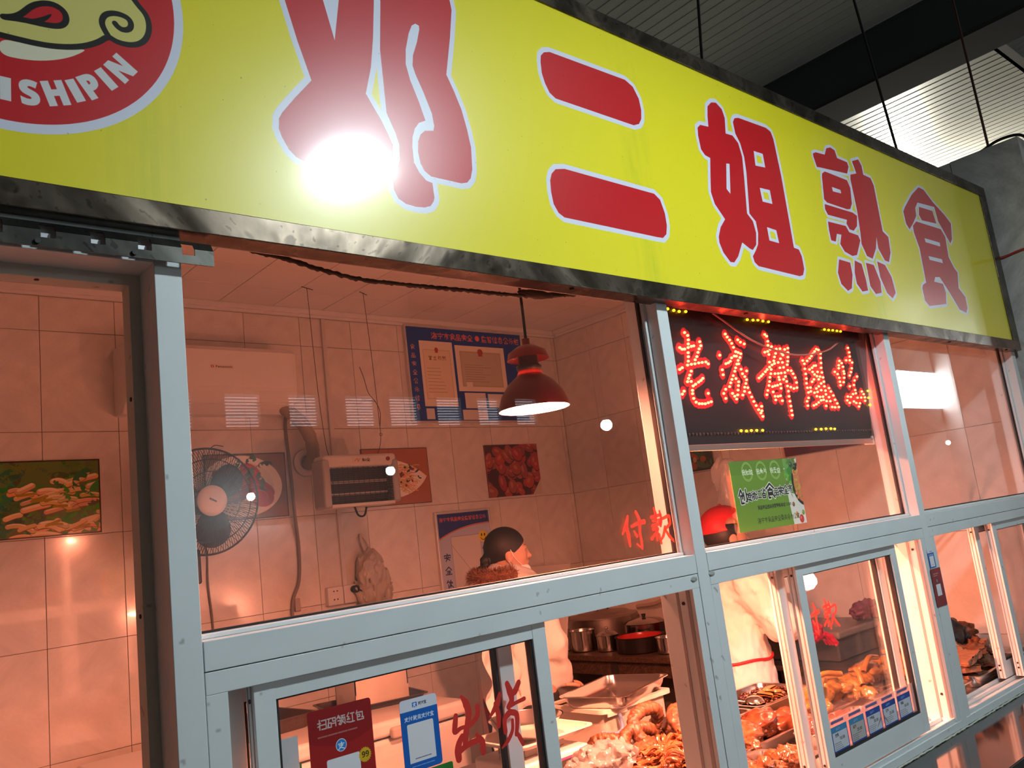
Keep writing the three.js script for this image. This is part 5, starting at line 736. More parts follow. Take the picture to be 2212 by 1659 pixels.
// ---------- things on and behind the counter ----------
{
  const milky = M([0.46, 0.42, 0.36], 0.42, 0, { transmission: 0.25, thickness: 0, side: THREE.DoubleSide });
  const tub = thing('plastic_tub', 'translucent white plastic storage tub under an empty steel tray', 'tub', [2.37, 0.8, -1.04]);
  const sh = (x0, x1, z0, z1, r) => { const s = new THREE.Shape(); s.moveTo(x0 + r, z0); s.lineTo(x1 - r, z0); s.quadraticCurveTo(x1, z0, x1, z0 + r); s.lineTo(x1, z1 - r); s.quadraticCurveTo(x1, z1, x1 - r, z1); s.lineTo(x0 + r, z1); s.quadraticCurveTo(x0, z1, x0, z1 - r); s.lineTo(x0, z0 + r); s.quadraticCurveTo(x0, z0, x0 + r, z0); return s; };
  const lay = (s, h, y) => new THREE.ExtrudeGeometry(s, { depth: h, bevelEnabled: false }).rotateX(-Math.PI / 2).translate(0, y, 0);
  const o = sh(2.20, 2.54, 0.90, 1.17, 0.03); o.holes.push(sh(2.204, 2.536, 0.904, 1.166, 0.028)); part('tub_wall', lay(o, 0.115, 0.803), milky, tub); part('tub_base', lay(sh(2.20, 2.54, 0.90, 1.17, 0.03), 0.003, 0.8), milky, tub);
  const ri = sh(2.18, 2.56, 0.88, 1.19, 0.035); ri.holes.push(sh(2.204, 2.536, 0.904, 1.166, 0.028)); part('tub_rim', lay(ri, 0.014, 0.912), M([0.5, 0.45, 0.39], 0.4), tub); part('rim_lip', B(2.20, 2.30, 0.90, 0.914, -0.884, -0.878, 0.002), M([0.5, 0.45, 0.39], 0.4), tub);
  part('bail_handle', tube([[2.255, 0.905, -0.878], [2.257, 0.875, -0.874], [2.25, 0.85, -0.87], [2.21, 0.845, -0.872], [2.178, 0.855, -0.90]], 0.007, 24, 8), M([0.13, 0.19, 0.32], 0.4), tub, 'blue handle');
  const t = single('empty_tray', trayGeo(0.40, 0.27, 0.045), M([0.66, 0.62, 0.6], 0.2, 1, { side: THREE.DoubleSide }), 'empty shiny steel tray resting askew on the plastic tub', 'tray'); t.position.set(2.365, 0.927, -0.985); t.rotation.y = 0.28;
  const s = thing('counter_scale', 'white electronic scale with flat pan beside the tub', 'scale', [1.85, 0.8, -0.87]);
  const ivory = M([0.55, 0.51, 0.46], 0.4);
  part('scale_body', B(1.70, 1.98, 0.8, 0.885, -1.0, -0.76, 0.012), ivory, s); part('display', B(1.78, 1.93, 0.825, 0.862, -0.7605, -0.757), mats.dark, s, 'dark display window'); part('stripe', B(1.76, 1.95, 0.862, 0.868, -0.7602, -0.757), M([0.6, 0.05, 0.15], 0.4), s);
  part('pan_support', B(1.76, 1.93, 0.885, 0.915, -0.95, -0.82, 0.005), M([0.35, 0.3, 0.25], 0.5), s); const pg = trayGeo(0.32, 0.26, 0.022); pg.translate(1.85, 0.915, -0.88); part('pan', pg, M([0.56, 0.52, 0.44], 0.35, 0, { side: THREE.DoubleSide }), s);
  single('steel_bowl', lathe([[0, 0], [0.05, 0.002], [0.09, 0.03], [0.115, 0.065], [0.121, 0.066], [0.112, 0.064], [0.088, 0.033], [0.05, 0.006], [0, 0.004]], [1.83, 0.92, -0.88], 48), M([0.8, 0.76, 0.72], 0.16, 1, { side: THREE.DoubleSide }), 'steel bowl standing on the electronic scale', 'bowl');
  const bagG = field((x, y, z) => (Math.hypot((x - 1.87) / 0.13, (y - 0.868) / 0.055, (z + 0.60) / 0.075) - 1) * 0.055 + 0.016 * n3(x * 22, y * 22, z * 22) + 0.009 * Math.abs(n3(x * 46, y * 46, z * 46)), [1.87, 0.85, -0.6], 0.19, 52);
  single('clear_bag', bagG, M([0.42, 0.41, 0.41], 0.14, 0, { transmission: 0.6, thickness: 0, clearcoat: 0.6, clearcoatRoughness: 0.1 }), 'crumpled clear plastic bags heaped before the scale', 'bag');
  // chest freezer
  const f = thing('chest_freezer', 'white chest freezer with rounded handle against the back wall', 'freezer', [1.75, 0, -2.25]);
  const wh = M([0.76, 0.74, 0.70], 0.3);
  part('cabinet', B(0.95, 2.37, 0.04, 0.80, -2.62, -1.90, 0.02), wh, f); part('lid_seal', B(0.96, 2.36, 0.80, 0.808, -2.61, -1.915), mats.dark, f); part('lid', B(0.95, 2.37, 0.808, 0.872, -2.62, -1.885, 0.02), wh, f);
  part('lid_handle', [B(1.95, 2.08, 0.80, 0.845, -1.89, -1.855, 0.012), new THREE.CylinderGeometry(0.022, 0.022, 0.02, 20).rotateX(Math.PI / 2).translate(2.06, 0.775, -1.885)], M([0.5, 0.44, 0.4], 0.4), f);
  for (const x of [1.02, 2.30]) part('foot', new THREE.CylinderGeometry(0.025, 0.03, 0.04, 14).translate(x, 0.02, -1.97), mats.dark, f);
  const ft = single('black_tray', trayGeo(0.46, 0.32, 0.03), M([0.05, 0.04, 0.035], 0.4, 0.3, { side: THREE.DoubleSide }), 'dark tray with a crate on the freezer lid', 'tray'); ft.position.set(2.12, 0.872, -2.3); ft.rotation.y = -0.2;
  single('white_crate', [B(2.0, 2.28, 0.876, 0.882, -2.40, -2.22), B(2.0, 2.005, 0.88, 1.0, -2.40, -2.22), B(2.275, 2.28, 0.88, 1.0, -2.40, -2.22), B(2.0, 2.28, 0.88, 1.0, -2.40, -2.395), B(2.0, 2.28, 0.88, 1.0, -2.225, -2.22)], M([0.7, 0.62, 0.52], 0.45), 'pale plastic crate standing in the dark tray on the freezer', 'crate');
  const w2 = single('roasting_pan', trayGeo(0.5, 0.36, 0.06), M([0.10, 0.07, 0.055], 0.45, 0.5, { side: THREE.DoubleSide }), 'dark roasting pan on the left end of the freezer lid', 'pan'); w2.position.set(1.52, 0.872, -2.32); w2.rotation.y = 0.1;
  single('hanging_cloth', jitter(new THREE.PlaneGeometry(0.30, 0.62, 30, 40).rotateY(0.5), 0.03, 7, 3).translate(2.22, 1.02, -1.45), M([0.5, 0.47, 0.43], 0.8, 0, { side: THREE.DoubleSide }), 'white creased cloth hanging beside the scale', 'cloth');
  // work table along the right wall with pots
  const tb = thing('work_table', 'dark work table along the right wall carrying pots', 'table', [3.9, 0, -2.1]);
  const wood = M([0.11, 0.06, 0.035], 0.6, 0, { map: noiseTex(128, (u, v) => { const t = 190 + 50 * loop(u, v, 3, 4); return [t, t, t]; }, 3) });
  part('table_top', B(3.56, 4.19, 0.80, 0.83, -2.86, -1.45, 0.004), wood, tb); part('apron', B(3.60, 3.62, 0.72, 0.80, -2.82, -1.5), wood, tb);
  for (const [x, z] of [[3.62, -2.8], [3.62, -1.5], [4.15, -2.8], [4.15, -1.5], [3.62, -2.15]]) part('leg', B(x - 0.025, x + 0.025, 0, 0.8, z - 0.025, z + 0.025), mats.dark, tb);
  part('back_panel', B(3.95, 3.96, 0.05, 0.72, -2.8, -1.5), M([0.10, 0.085, 0.07], 0.7), tb);
  const pot = (name, label, x, z, r, h, m, inner) => { const o = thing(name, label, 'pot', [x, 0.83, z]); part('pot_wall', lathe([[0, 0], [r * 0.94, 0], [r, 0.008], [r, h - 0.004], [r * 1.05, h], [r * 1.05, h + 0.003], [r * 0.97, h], [r * 0.96, 0.006], [0, 0.005]], [x, 0.83, z], 44), m, o); return o; };
  pot('steel_pot', 'small steel pot at the corner end of the work table', 3.70, -2.62, 0.062, 0.115, mats.pot); pot('steel_pot', 'wider steel pot under the leaning white board', 3.70, -2.47, 0.078, 0.12, mats.pot);
  const lp = pot('lidded_pot', 'low steel pot with domed lid beside the black pan', 3.72, -2.29, 0.065, 0.09, mats.pot); part('knob', new THREE.SphereGeometry(0.011, 14, 10).translate(3.72, 0.958, -2.29), mats.pot, part('lid', lathe([[0.066, 0.093], [0.05, 0.108], [0.02, 0.116], [0, 0.117]], [3.72, 0.83, -2.29], 36), mats.pot, lp));
  const bp = pot('black_pan', 'wide black pan with red inside on the work table', 3.74, -2.06, 0.135, 0.085, M([0.012, 0.010, 0.010], 0.3)); part('lining', lathe([[0.128, 0.086], [0.12, 0.03], [0, 0.02]], [3.74, 0.83, -2.06], 44), M([0.5, 0.03, 0.025], 0.25, 0, { side: THREE.DoubleSide }), bp, 'red enamel inside');
  pot('steel_pot', 'small steel pot in front of the orange bucket', 3.70, -1.83, 0.062, 0.085, mats.pot);
  const lk = pot('lidded_pan', 'steel pan with glossy lid behind the black pan', 3.98, -2.22, 0.12, 0.12, mats.pot); part('knob', new THREE.CylinderGeometry(0.014, 0.01, 0.02, 14).translate(3.98, 0.99, -2.22), mats.dark, part('lid', lathe([[0.128, 0.122], [0.1, 0.138], [0.03, 0.148], [0, 0.149]], [3.98, 0.83, -2.22], 40), mats.pot, lk));
  const al = pot('aluminium_pot', 'large aluminium pot with a wide dented lid', 3.98, -2.55, 0.17, 0.16, M([0.5, 0.46, 0.43], 0.42, 1)); part('lid', jitter(lathe([[0.215, 0.163], [0.213, 0.17], [0.17, 0.178], [0.15, 0.19], [0.06, 0.198], [0, 0.199]], [3.98, 0.83, -2.55], 48), 0.002, 30, 1), M([0.5, 0.46, 0.43], 0.42, 1), al); part('lid_handle', tube([[3.93, 1.026, -2.55], [3.95, 1.05, -2.55], [4.01, 1.05, -2.55], [4.03, 1.026, -2.55]], 0.006, 16, 8), mats.dark, al);
  single('orange_bucket', lathe([[0, 0], [0.105, 0], [0.135, 0.155], [0.142, 0.158], [0.142, 0.166], [0.13, 0.162], [0.1, 0.006], [0, 0.006]], [4.03, 0.83, -1.88], 48), M([0.42, 0.05, 0.012], 0.4), 'orange plastic bucket between the pots on the work table', 'bucket');
  const sk = pot('stock_pot', 'steel pot with flat lid stacked on the orange bucket', 4.03, -1.88, 0.145, 0.1, mats.pot); sk.position.y += 0.166; part('lid', lathe([[0.165, 0.102], [0.165, 0.108], [0.12, 0.122], [0, 0.128]], [4.03, 0.83 + 0.166, -1.88], 44), mats.pot, sk);
  single('white_board', new THREE.BoxGeometry(0.010, 0.42, 0.38).rotateZ(-0.25).translate(3.62, 1.14, -2.66), M([0.74, 0.70, 0.66], 0.35), 'white cutting board leaning over the steel pots', 'board');
  single('curved_shelf_sheet', [tube([[4.16, 1.02, -2.42], [4.12, 1.05, -2.2], [4.13, 1.15, -2.02], [4.17, 1.22, -1.95]], 0.012, 20, 8)], M([0.5, 0.42, 0.36], 0.5), 'pale curved hose lying along the right wall tiles', 'hose');
  single('black_bundle', field((x, y, z) => (Math.hypot((x - 3.635) / 0.06, (y - 0.905) / 0.075, (z + 2.75) / 0.06) - 1) * 0.05 + 0.010 * n3(x * 24, y * 24, z * 24), [3.635, 0.905, -2.75], 0.12, 36), mats.blackBag, 'black bundled bag standing on the corner of the work table', 'bag');
  // right side: grey box, purple cloth and bags by the wall
  const gb = thing('grey_cool_box', 'grey box with slanting lid against the right wall', 'box', [3.9, 0.8, -1.05]);
  part('box_body', B(3.74, 4.15, 0.8, 0.905, -1.25, -0.86, 0.012), M([0.13, 0.12, 0.11], 0.5), gb); part('box_lid', B(3.71, 4.17, 0.905, 0.94, -1.28, -0.83, 0.012), M([0.24, 0.22, 0.20], 0.45), gb);
  single('purple_cloth', blob(0.10, 0.045, 0.06, 0.3, 1.8, 77, [[0.10, 0.02, 0.05], [0.26, 0.06, 0.10]]).translate(4.05, 0.99, -0.86), dull, 'dark purple cloth bundle lying on the grey box', 'cloth');
  single('pale_sack', blob(0.13, 0.10, 0.09, 0.2, 1.6, 88, [[0.42, 0.36, 0.3], [0.58, 0.5, 0.42]]).translate(4.02, 0.90, -0.68), dull, 'pale knotted sack standing by the right wall', 'sack');
  const cb = field((x, y, z) => { const t = (y - 1.45) / 0.35; return (Math.hypot((x - 3.74) / (0.075 - 0.03 * t), (z + 1.32) / 0.06, Math.max(0, Math.abs(t - 0.45) - 0.4) / 0.2) - 1) * 0.05 + 0.014 * n3(x * 16, y * 6, z * 16); }, [3.74, 1.62, -1.32], 0.3, 48);
  const hb = thing('hanging_clear_bag', 'clear plastic bags hanging behind the green poster', 'bag', [3.74, 1.4, -1.32]); part('bag_body', cb, mats.clearBag, hb); part('string', rod([3.74, 1.8, -1.32], [3.74, YC, -1.32], 0.003), M([0.5, 0.35, 0.22], 0.7), hb);
}

// ---------- people ----------
{ // woman in profile with pinned-up hair, fur collar and lowered mask
  const o = thing('person', 'woman in profile with tied black hair, lowered white mask and brown fur collar', 'person', [2.56, 0, -1.75]);
  const ang = -Math.atan2(0.50, 0.855), H = [2.58, 1.473, -1.744], rot = new THREE.Matrix4().makeRotationY(ang).scale(V(0.9, 0.9, 0.9)).setPosition(V(...H));
  const put3 = (g) => g.applyMatrix4(rot); // local: x forward, y up, z to her right
  const skin = M([0.46, 0.26, 0.18], 0.5), hair = M([0.010, 0.008, 0.008], 0.62), coat = M([0.55, 0.53, 0.5], 0.8);
  const head = (x, y, z) => {
    const s = Math.abs(z); let d = ell(x, y, z, [-0.012, 0.03, 0], [0.094, 0.092, 0.074]);
    d = smin(d, ell(x, y, z, [0.030, -0.022, 0], [0.060, 0.078, 0.058]), 0.035);
    d = smin(d, ell(x, y, z, [0.062, -0.078, 0], [0.028, 0.024, 0.030]), 0.03); // chin
    d = smin(d, cap3(x, y, z, [0.084, 0.012, 0], [0.106, -0.022, 0], 0.008, 0.0115), 0.016); // nose
    d = smin(d, ell(x, y, z, [0.086, -0.048, 0], [0.011, 0.008, 0.022]), 0.012); // lips
    d = smin(d, ell(x, y, s, [0.074, 0.024, 0.03], [0.014, 0.008, 0.02]), 0.014); // brow
    d = smin(d, ell(x, y, s, [0.050, -0.018, 0.045], [0.026, 0.022, 0.016]), 0.02); // cheek
    d = Math.max(d, -(ell(x, y, s, [0.093, 0.010, 0.034], [0.014, 0.009, 0.014])) * 0.8 - 0.0);
    d = smin(d, cap3(x, y, z, [-0.03, -0.05, 0], [-0.05, -0.17, 0], 0.046, 0.052), 0.03);
    let e = ell(x, y, s, [-0.012, -0.012, 0.074], [0.022, 0.032, 0.009]); e = Math.max(e, -ell(x, y, s, [-0.008, -0.010, 0.084], [0.011, 0.019, 0.008]));
    return smin(d, e, 0.006);
  };
  const hg = put3(field((x, y, z) => head(x, y, z), [0, -0.03, 0], 0.16, 90, 90000));
  // trunk, hips and legs joined to the neck
  const body = field((x, y, z) => { let d = cap3(x, y, z, [2.545, 1.29, -1.77], [2.555, 1.0, -1.76], 0.125, 0.13); d = smin(d, cap3(x, y, z, [2.5, 1.27, -1.86], [2.59, 1.27, -1.66], 0.062, 0.062), 0.08); d = smin(d, cap3(x, y, z, [2.555, 1.4, -1.765], [2.55, 1.3, -1.77], 0.05, 0.06), 0.05); d = smin(d, cap3(x, y, z, [2.555, 0.95, -1.76], [2.565, 0.84, -1.755], 0.14, 0.15), 0.06); for (const s of [-1, 1]) { d = smin(d, cap3(x, y, z, [2.56 + 0.035 * s, 0.84, -1.755 + 0.07 * s], [2.57 + 0.03 * s, 0.46, -1.75 + 0.07 * s], 0.085, 0.06), 0.04); d = smin(d, cap3(x, y, z, [2.57 + 0.03 * s, 0.46, -1.75 + 0.07 * s], [2.56 + 0.03 * s, 0.07, -1.755 + 0.07 * s], 0.058, 0.042), 0.02); d = smin(d, cap3(x, y, z, [2.56 + 0.03 * s, 0.05, -1.755 + 0.07 * s], [2.67 + 0.03 * s, 0.045, -1.70 + 0.07 * s], 0.045, 0.04), 0.03); } return d; }, [2.56, 0.72, -1.75], 0.76, 84, 90000);
  part('body', [body, hg], skin, o);
  const jacket = field((x, y, z) => { let d = cap3(x, y, z, [2.545, 1.29, -1.77], [2.56, 0.88, -1.76], 0.15, 0.165); d = smin(d, cap3(x, y, z, [2.48, 1.29, -1.88], [2.60, 1.29, -1.64], 0.078, 0.078), 0.08); d = smin(d, cap3(x, y, z, [2.60, 1.28, -1.63], [2.66, 1.06, -1.60], 0.062, 0.054), 0.04); d = smin(d, cap3(x, y, z, [2.66, 1.06, -1.60], [2.72, 0.90, -1.64], 0.054, 0.043), 0.03); d = smin(d, cap3(x, y, z, [2.48, 1.28, -1.89], [2.56, 1.05, -1.95], 0.062, 0.054), 0.04); d = smin(d, cap3(x, y, z, [2.56, 1.05, -1.95], [2.66, 0.90, -1.92], 0.054, 0.043), 0.03); d = Math.max(d, 0.80 - y); return d + 0.008 * n3(x * 12, y * 8, z * 12); }, [2.62, 1.1, -1.76], 0.40, 84, 90000);
  part('white_overall', jacket, coat, o, 'white overall');
  part('trousers', field((x, y, z) => { let d = cap3(x, y, z, [2.555, 0.9, -1.76], [2.565, 0.82, -1.755], 0.148, 0.155); for (const s of [-1, 1]) d = smin(d, cap3(x, y, z, [2.56 + 0.035 * s, 0.84, -1.755 + 0.07 * s], [2.565 + 0.03 * s, 0.10, -1.755 + 0.07 * s], 0.095, 0.062), 0.04); return Math.max(d, y - 0.86); }, [2.56, 0.48, -1.75], 0.46, 60), M([0.012, 0.012, 0.014], 0.8), o, 'black trousers');
  // hands
  for (const [a, b] of [[[2.69, 0.875, -1.64], [1, 0, 0.15]], [[2.63, 0.875, -1.92], [1, 0, 0.1]]]) { const L = [new THREE.SphereGeometry(1, 14, 10).scale(0.042, 0.016, 0.034).translate(a[0] + 0.035, a[1], a[2])]; for (let k = 0; k < 4; k++) L.push(tube([[a[0] + 0.065, a[1], a[2] - 0.026 + k * 0.0175], [a[0] + 0.10 + (k % 3) * 0.004, a[1] - 0.008, a[2] - 0.026 + k * 0.0175], [a[0] + 0.12 + (k === 1 || k === 2 ? 0.008 : 0), a[1] - 0.026, a[2] - 0.026 + k * 0.0175]], 0.008, 10, 7)); L.push(tube([[a[0] + 0.02, a[1], a[2] + 0.028], [a[0] + 0.05, a[1] - 0.006, a[2] + 0.05], [a[0] + 0.075, a[1] - 0.014, a[2] + 0.052]], 0.009, 10, 7)); part('hand', L, skin, o); }
  part('hair', put3(field((x, y, z) => { let d = ell(x, y, z, [-0.020, 0.040, 0], [0.106, 0.098, 0.083]); d = Math.max(d, (x - 0.074) * 0.78 - (y - 0.048) * 0.62); d = Math.max(d, -(y + 0.055 + 0.35 * (x + 0.09))); const b = ell(x, y, z, [-0.128, -0.030, 0], [0.024, 0.032, 0.030]); d = smin(d, cap3(x, y, z, [-0.085, 0.0, 0], [-0.125, -0.02, 0], 0.032, 0.020), 0.03); return smin(d, b + 0.004 * n3(x * 60, y * 60, z * 60), 0.012); }, [-0.02, 0.02, 0], 0.17, 80, 90000)), hair, o, 'black hair tied at the back');
  const wisps = []; for (let k = 0; k < 14; k++) wisps.push(tube([[-0.135, -0.035, rr(-0.02, 0.02)], [-0.15 - rr(0, 0.02), -0.055, rr(-0.03, 0.03)], [-0.145 - rr(-0.02, 0.03), -0.075 - rr(0, 0.02), rr(-0.03, 0.03)]], 0.0016, 8, 4)); part('loose_strands', put3(merge(wisps)), hair, o).userData.kind = 'stuff';
  part('hair_clip', put3(new THREE.TorusGeometry(0.03, 0.007, 8, 20).rotateY(Math.PI / 2).translate(-0.108, -0.012, 0)), mats.dark, o);
  for (const s of [-1, 1]) { part('eye', put3(merge([new THREE.SphereGeometry(1, 12, 8).scale(0.004, 0.0042, 0.011).translate(0.079, 0.009, 0.033 * s)])), M([0.02, 0.012, 0.01], 0.2), o); part('eyebrow', put3(tube([[0.083, 0.031, 0.018 * s], [0.081, 0.036, 0.034 * s], [0.068, 0.031, 0.050 * s]], 0.0022, 8, 5)), hair, o); }
  part('mask', put3(field((x, y, z) => Math.max(Math.abs(ell(x, y, z, [0.052, -0.088, 0], [0.048, 0.034, 0.056])) - 0.0022, -(x - 0.035), y + 0.052 + (0.10 - x) * 0.2), [0.06, -0.09, 0], 0.075, 60)), M([0.80, 0.80, 0.80], 0.8), o, 'white mask pulled under the chin');
  for (const s of [-1, 1]) part('mask_loop', put3(merge([tube([[0.055, -0.066, 0.050 * s], [0.02, -0.03, 0.073 * s], [-0.005, 0.02, 0.082 * s]], 0.0016, 14, 5), tube([[0.04, -0.10, 0.050 * s], [0.005, -0.07, 0.066 * s], [-0.022, -0.035, 0.083 * s]], 0.0016, 14, 5)])), M([0.8, 0.8, 0.8], 0.7), o);
  const fur = []; const fc = [[0.10, 0.035, 0.018], [0.26, 0.10, 0.045], [0.36, 0.17, 0.08]];
  const core = put3(new THREE.TorusGeometry(0.118, 0.032, 12, 40, TAU * 0.66).rotateX(Math.PI / 2).rotateY(Math.PI * 0.66 - Math.PI).scale(1, 0.9, 1.1).translate(-0.065, -0.10, 0)); paint(core, [fc[0], fc[1]], 1); fur.push(core);
  for (let k = 0; k < 2600; k++) { const t = rr(1.05, TAU - 1.05), q = rr(0, TAU), R = 0.118, rr0 = 0.03, cx = Math.cos(t), cz = Math.sin(t), nx = cx * Math.cos(q), ny = Math.sin(q), nz = cz * Math.cos(q); const p = [R * cx + rr0 * nx - 0.065, rr0 * ny - 0.10, (R * cz + rr0 * nz) * 1.1], L = rr(0.018, 0.034), d = [nx + rr(-0.5, 0.5), ny + rr(-0.5, 0.4), nz + rr(-0.5, 0.5)], dl = Math.hypot(...d); const g = new THREE.ConeGeometry(0.0016, L, 3, 1, true); g.translate(0, L / 2, 0); g.applyQuaternion(new THREE.Quaternion().setFromUnitVectors(V(0, 1, 0), V(d[0] / dl, d[1] / dl, d[2] / dl))); g.translate(...p); const c = fc[k % 3], a = new Float32Array(g.attributes.position.count * 3); for (let i = 0; i < a.length; i++) a[i] = c[i % 3] * rr(0.8, 1.2); g.setAttribute('color', new THREE.BufferAttribute(a, 3)); fur.push(put3(g)); }
  part('fur_collar', merge(fur), VC(0.9), o, 'brown fur collar').userData.kind = 'stuff';
}
{ // worker with red cap seen from behind
  const o = thing('person', 'worker with red cap, white overall and red glove bending over the meat trays', 'person', [3.26, 0, -1.08]);
  const skin = M([0.50, 0.28, 0.19], 0.5), white = M([0.66, 0.64, 0.60], 0.75), red = M([0.55, 0.012, 0.018], 0.5);
  const F = V(0.90, 0, 0.43).normalize(), Rt = V(-F.z, 0, F.x); // forward and her right
  const P = (f, r, y) => [3.26 + F.x * f + Rt.x * r, y, -1.08 + F.z * f + Rt.z * r];
  const fig = field((x, y, z) => {
    let d = cap3(x, y, z, P(0.0, 0, 0.92), P(0.03, 0, 1.22), 0.12, 0.115); d = smin(d, cap3(x, y, z, P(0.03, -0.14, 1.25), P(0.03, 0.14, 1.25), 0.06, 0.06), 0.07); d = smin(d, cap3(x, y, z, P(0.04, 0, 1.28), P(0.06, 0, 1.36), 0.05, 0.048), 0.04);
    d = smin(d, cap3(x, y, z, P(0, 0, 0.9), P(-0.02, 0, 0.8), 0.13, 0.14), 0.06);
    for (const s of [-1, 1]) { d = smin(d, cap3(x, y, z, P(-0.02, 0.08 * s, 0.8), P(0.0, 0.08 * s, 0.44), 0.085, 0.06), 0.04); d = smin(d, cap3(x, y, z, P(0, 0.08 * s, 0.44), P(-0.02, 0.08 * s, 0.07), 0.058, 0.042), 0.02); d = smin(d, cap3(x, y, z, P(-0.02, 0.08 * s, 0.045), P(0.11, 0.08 * s, 0.04), 0.043, 0.036), 0.03); d = smin(d, cap3(x, y, z, P(0.03, 0.16 * s, 1.24), P(0.12, 0.2 * s, 1.04), 0.05, 0.042), 0.03); d = smin(d, cap3(x, y, z, P(0.12, 0.2 * s, 1.04), P(0.28, 0.16 * s, 0.99), 0.042, 0.032), 0.02); }
    return d;
  }, [3.29, 0.72, -1.07], 0.78, 88, 90000);
  const hd = field((x, y, z) => { const q = V(x - 3.30, y - 1.435, z + 1.06), f = q.dot(F), r = q.dot(Rt); let d = ell(f, q.y, r, [-0.01, 0.02, 0], [0.092, 0.095, 0.074]); d = smin(d, ell(f, q.y, r, [0.035, -0.035, 0], [0.055, 0.07, 0.056]), 0.03); d = smin(d, cap3(f, q.y, r, [0.085, 0.0, 0], [0.104, -0.03, 0], 0.008, 0.011), 0.014); d = smin(d, ell(f, q.y, Math.abs(r), [-0.01, -0.02, 0.074], [0.02, 0.03, 0.009]), 0.006); d = smin(d, ell(f, q.y, r, [0.065, -0.085, 0], [0.026, 0.022, 0.028]), 0.025); return smin(d, cap3(f, q.y, r, [-0.03, -0.05, 0], [-0.04, -0.13, 0], 0.045, 0.05), 0.03); }, [3.30, 1.42, -1.06], 0.15, 76, 90000);
  part('body', [fig, hd], skin, o);
  part('white_overall', field((x, y, z) => {
    let d = cap3(x, y, z, P(-0.01, 0, 0.93), P(0.02, 0, 1.22), 0.155, 0.14); d = smin(d, cap3(x, y, z, P(0.03, -0.15, 1.24), P(0.03, 0.15, 1.24), 0.08, 0.08), 0.08); d = smin(d, cap3(x, y, z, P(-0.01, 0, 0.90), P(-0.02, 0, 0.66), 0.15, 0.21), 0.03);
    for (const s of [-1, 1]) { d = smin(d, cap3(x, y, z, P(0.03, 0.17 * s, 1.23), P(0.12, 0.215 * s, 1.06), 0.082, 0.078), 0.05); d = smin(d, cap3(x, y, z, P(0.12, 0.215 * s, 1.06), P(0.22, 0.18 * s, 1.02), 0.078, 0.058), 0.03); }
    d += 0.010 * n3(x * 9, y * 6, z * 9) + 0.004 * n3(x * 26, y * 18, z * 26); return Math.max(d, 0.56 - y, y - 1.325);
  }, [3.29, 0.94, -1.07], 0.44, 92, 120000), white, o, 'white overall with gathered sleeves');
  const ring = []; for (let k = 0; k < 40; k++) { const t = k / 40 * TAU; ring.push(P(0.163 * Math.cos(t) - 0.01, 0.163 * Math.sin(t), 0.905 + 0.004 * Math.sin(5 * t))); } part('apron_tie', tube(ring, 0.0065, 90, 6, true), red, o, 'red waist tie');
  part('apron_edge', tube([P(-0.155, 0.03, 0.90), P(-0.18, 0.09, 0.84), P(-0.175, 0.14, 0.76), P(-0.17, 0.17, 0.66)], 0.011, 30, 6), red, o, 'red trimmed hem edge');
  for (const s of [-1, 1]) { // gloved hands reaching to the food
    const a = P(0.29, 0.16 * s, 0.985), L = [blob(0.058, 0.048, 0.05, 0.12, 2.2, s + 4).translate(...a)]; const d = (f, r, y) => { const q = P(0.29 + f, 0.16 * s + r, y); return q; };
    for (let k = 0; k < 4; k++) L.push(tube([d(0.03, -0.03 + k * 0.02, 0.975), d(0.07, -0.034 + k * 0.022, 0.955), d(0.095, -0.034 + k * 0.022, 0.92)], 0.0125, 12, 8)); L.push(tube([d(0.0, -0.045 * s, 0.97), d(0.035, -0.07 * s, 0.95), d(0.06, -0.07 * s, 0.925)], 0.013, 12, 8)); L.push(tube([P(0.20, 0.18 * s, 1.01), P(0.25, 0.17 * s, 0.995), a], 0.046, 12, 12));
    part('glove', jitter(merge(L), 0.003, 40, s), M([0.42, 0.008, 0.04], 0.3, 0, { clearcoat: 0.4, clearcoatRoughness: 0.2 }), o, 'red rubber glove');
  }
  const hm = new THREE.Matrix4().makeBasis(F, V(0, 1, 0), Rt).setPosition(V(3.30, 1.435, -1.06)), put3 = (g) => g.applyMatrix4(hm);
  part('hair', put3(field((x, y, z) => { let d = ell(x, y, z, [-0.018, 0.02, 0], [0.097, 0.094, 0.081]); return Math.max(d, (x - 0.02) * 0.9 - (y - 0.02) * 0.3, y - 0.05); }, [-0.02, 0, 0], 0.13, 56)), M([0.012, 0.008, 0.007], 0.5), o, 'dark hair under the cap');
  part('cap_crown', put3(field((x, y, z) => { const d = Math.abs(ell(x, y, z, [-0.008, 0.035, 0], [0.110, 0.098, 0.092])) - 0.004; return Math.max(d, 0.028 - y + 0.12 * x, -(Math.max(0.05 - z, Math.hypot(x + 0.012, y - 0.044) - 0.032))); }, [0, 0.06, 0], 0.14, 80, 90000)), red, o, 'red cap with open back');
  const vs = new THREE.Shape(); vs.absellipse(0.075, 0, 0.088, 0.082, -1.35, 1.35, false); part('cap_visor', put3(new THREE.ExtrudeGeometry(vs, { depth: 0.004, bevelEnabled: true, bevelSize: 0.002, bevelThickness: 0.001, bevelSegments: 1 }).rotateX(Math.PI / 2).rotateZ(-0.2).translate(0.01, 0.052, 0)), red, o, 'red cap visor');
  part('cap_button', put3(new THREE.SphereGeometry(0.008, 10, 8).translate(-0.008, 0.136, 0)), red, o);
}

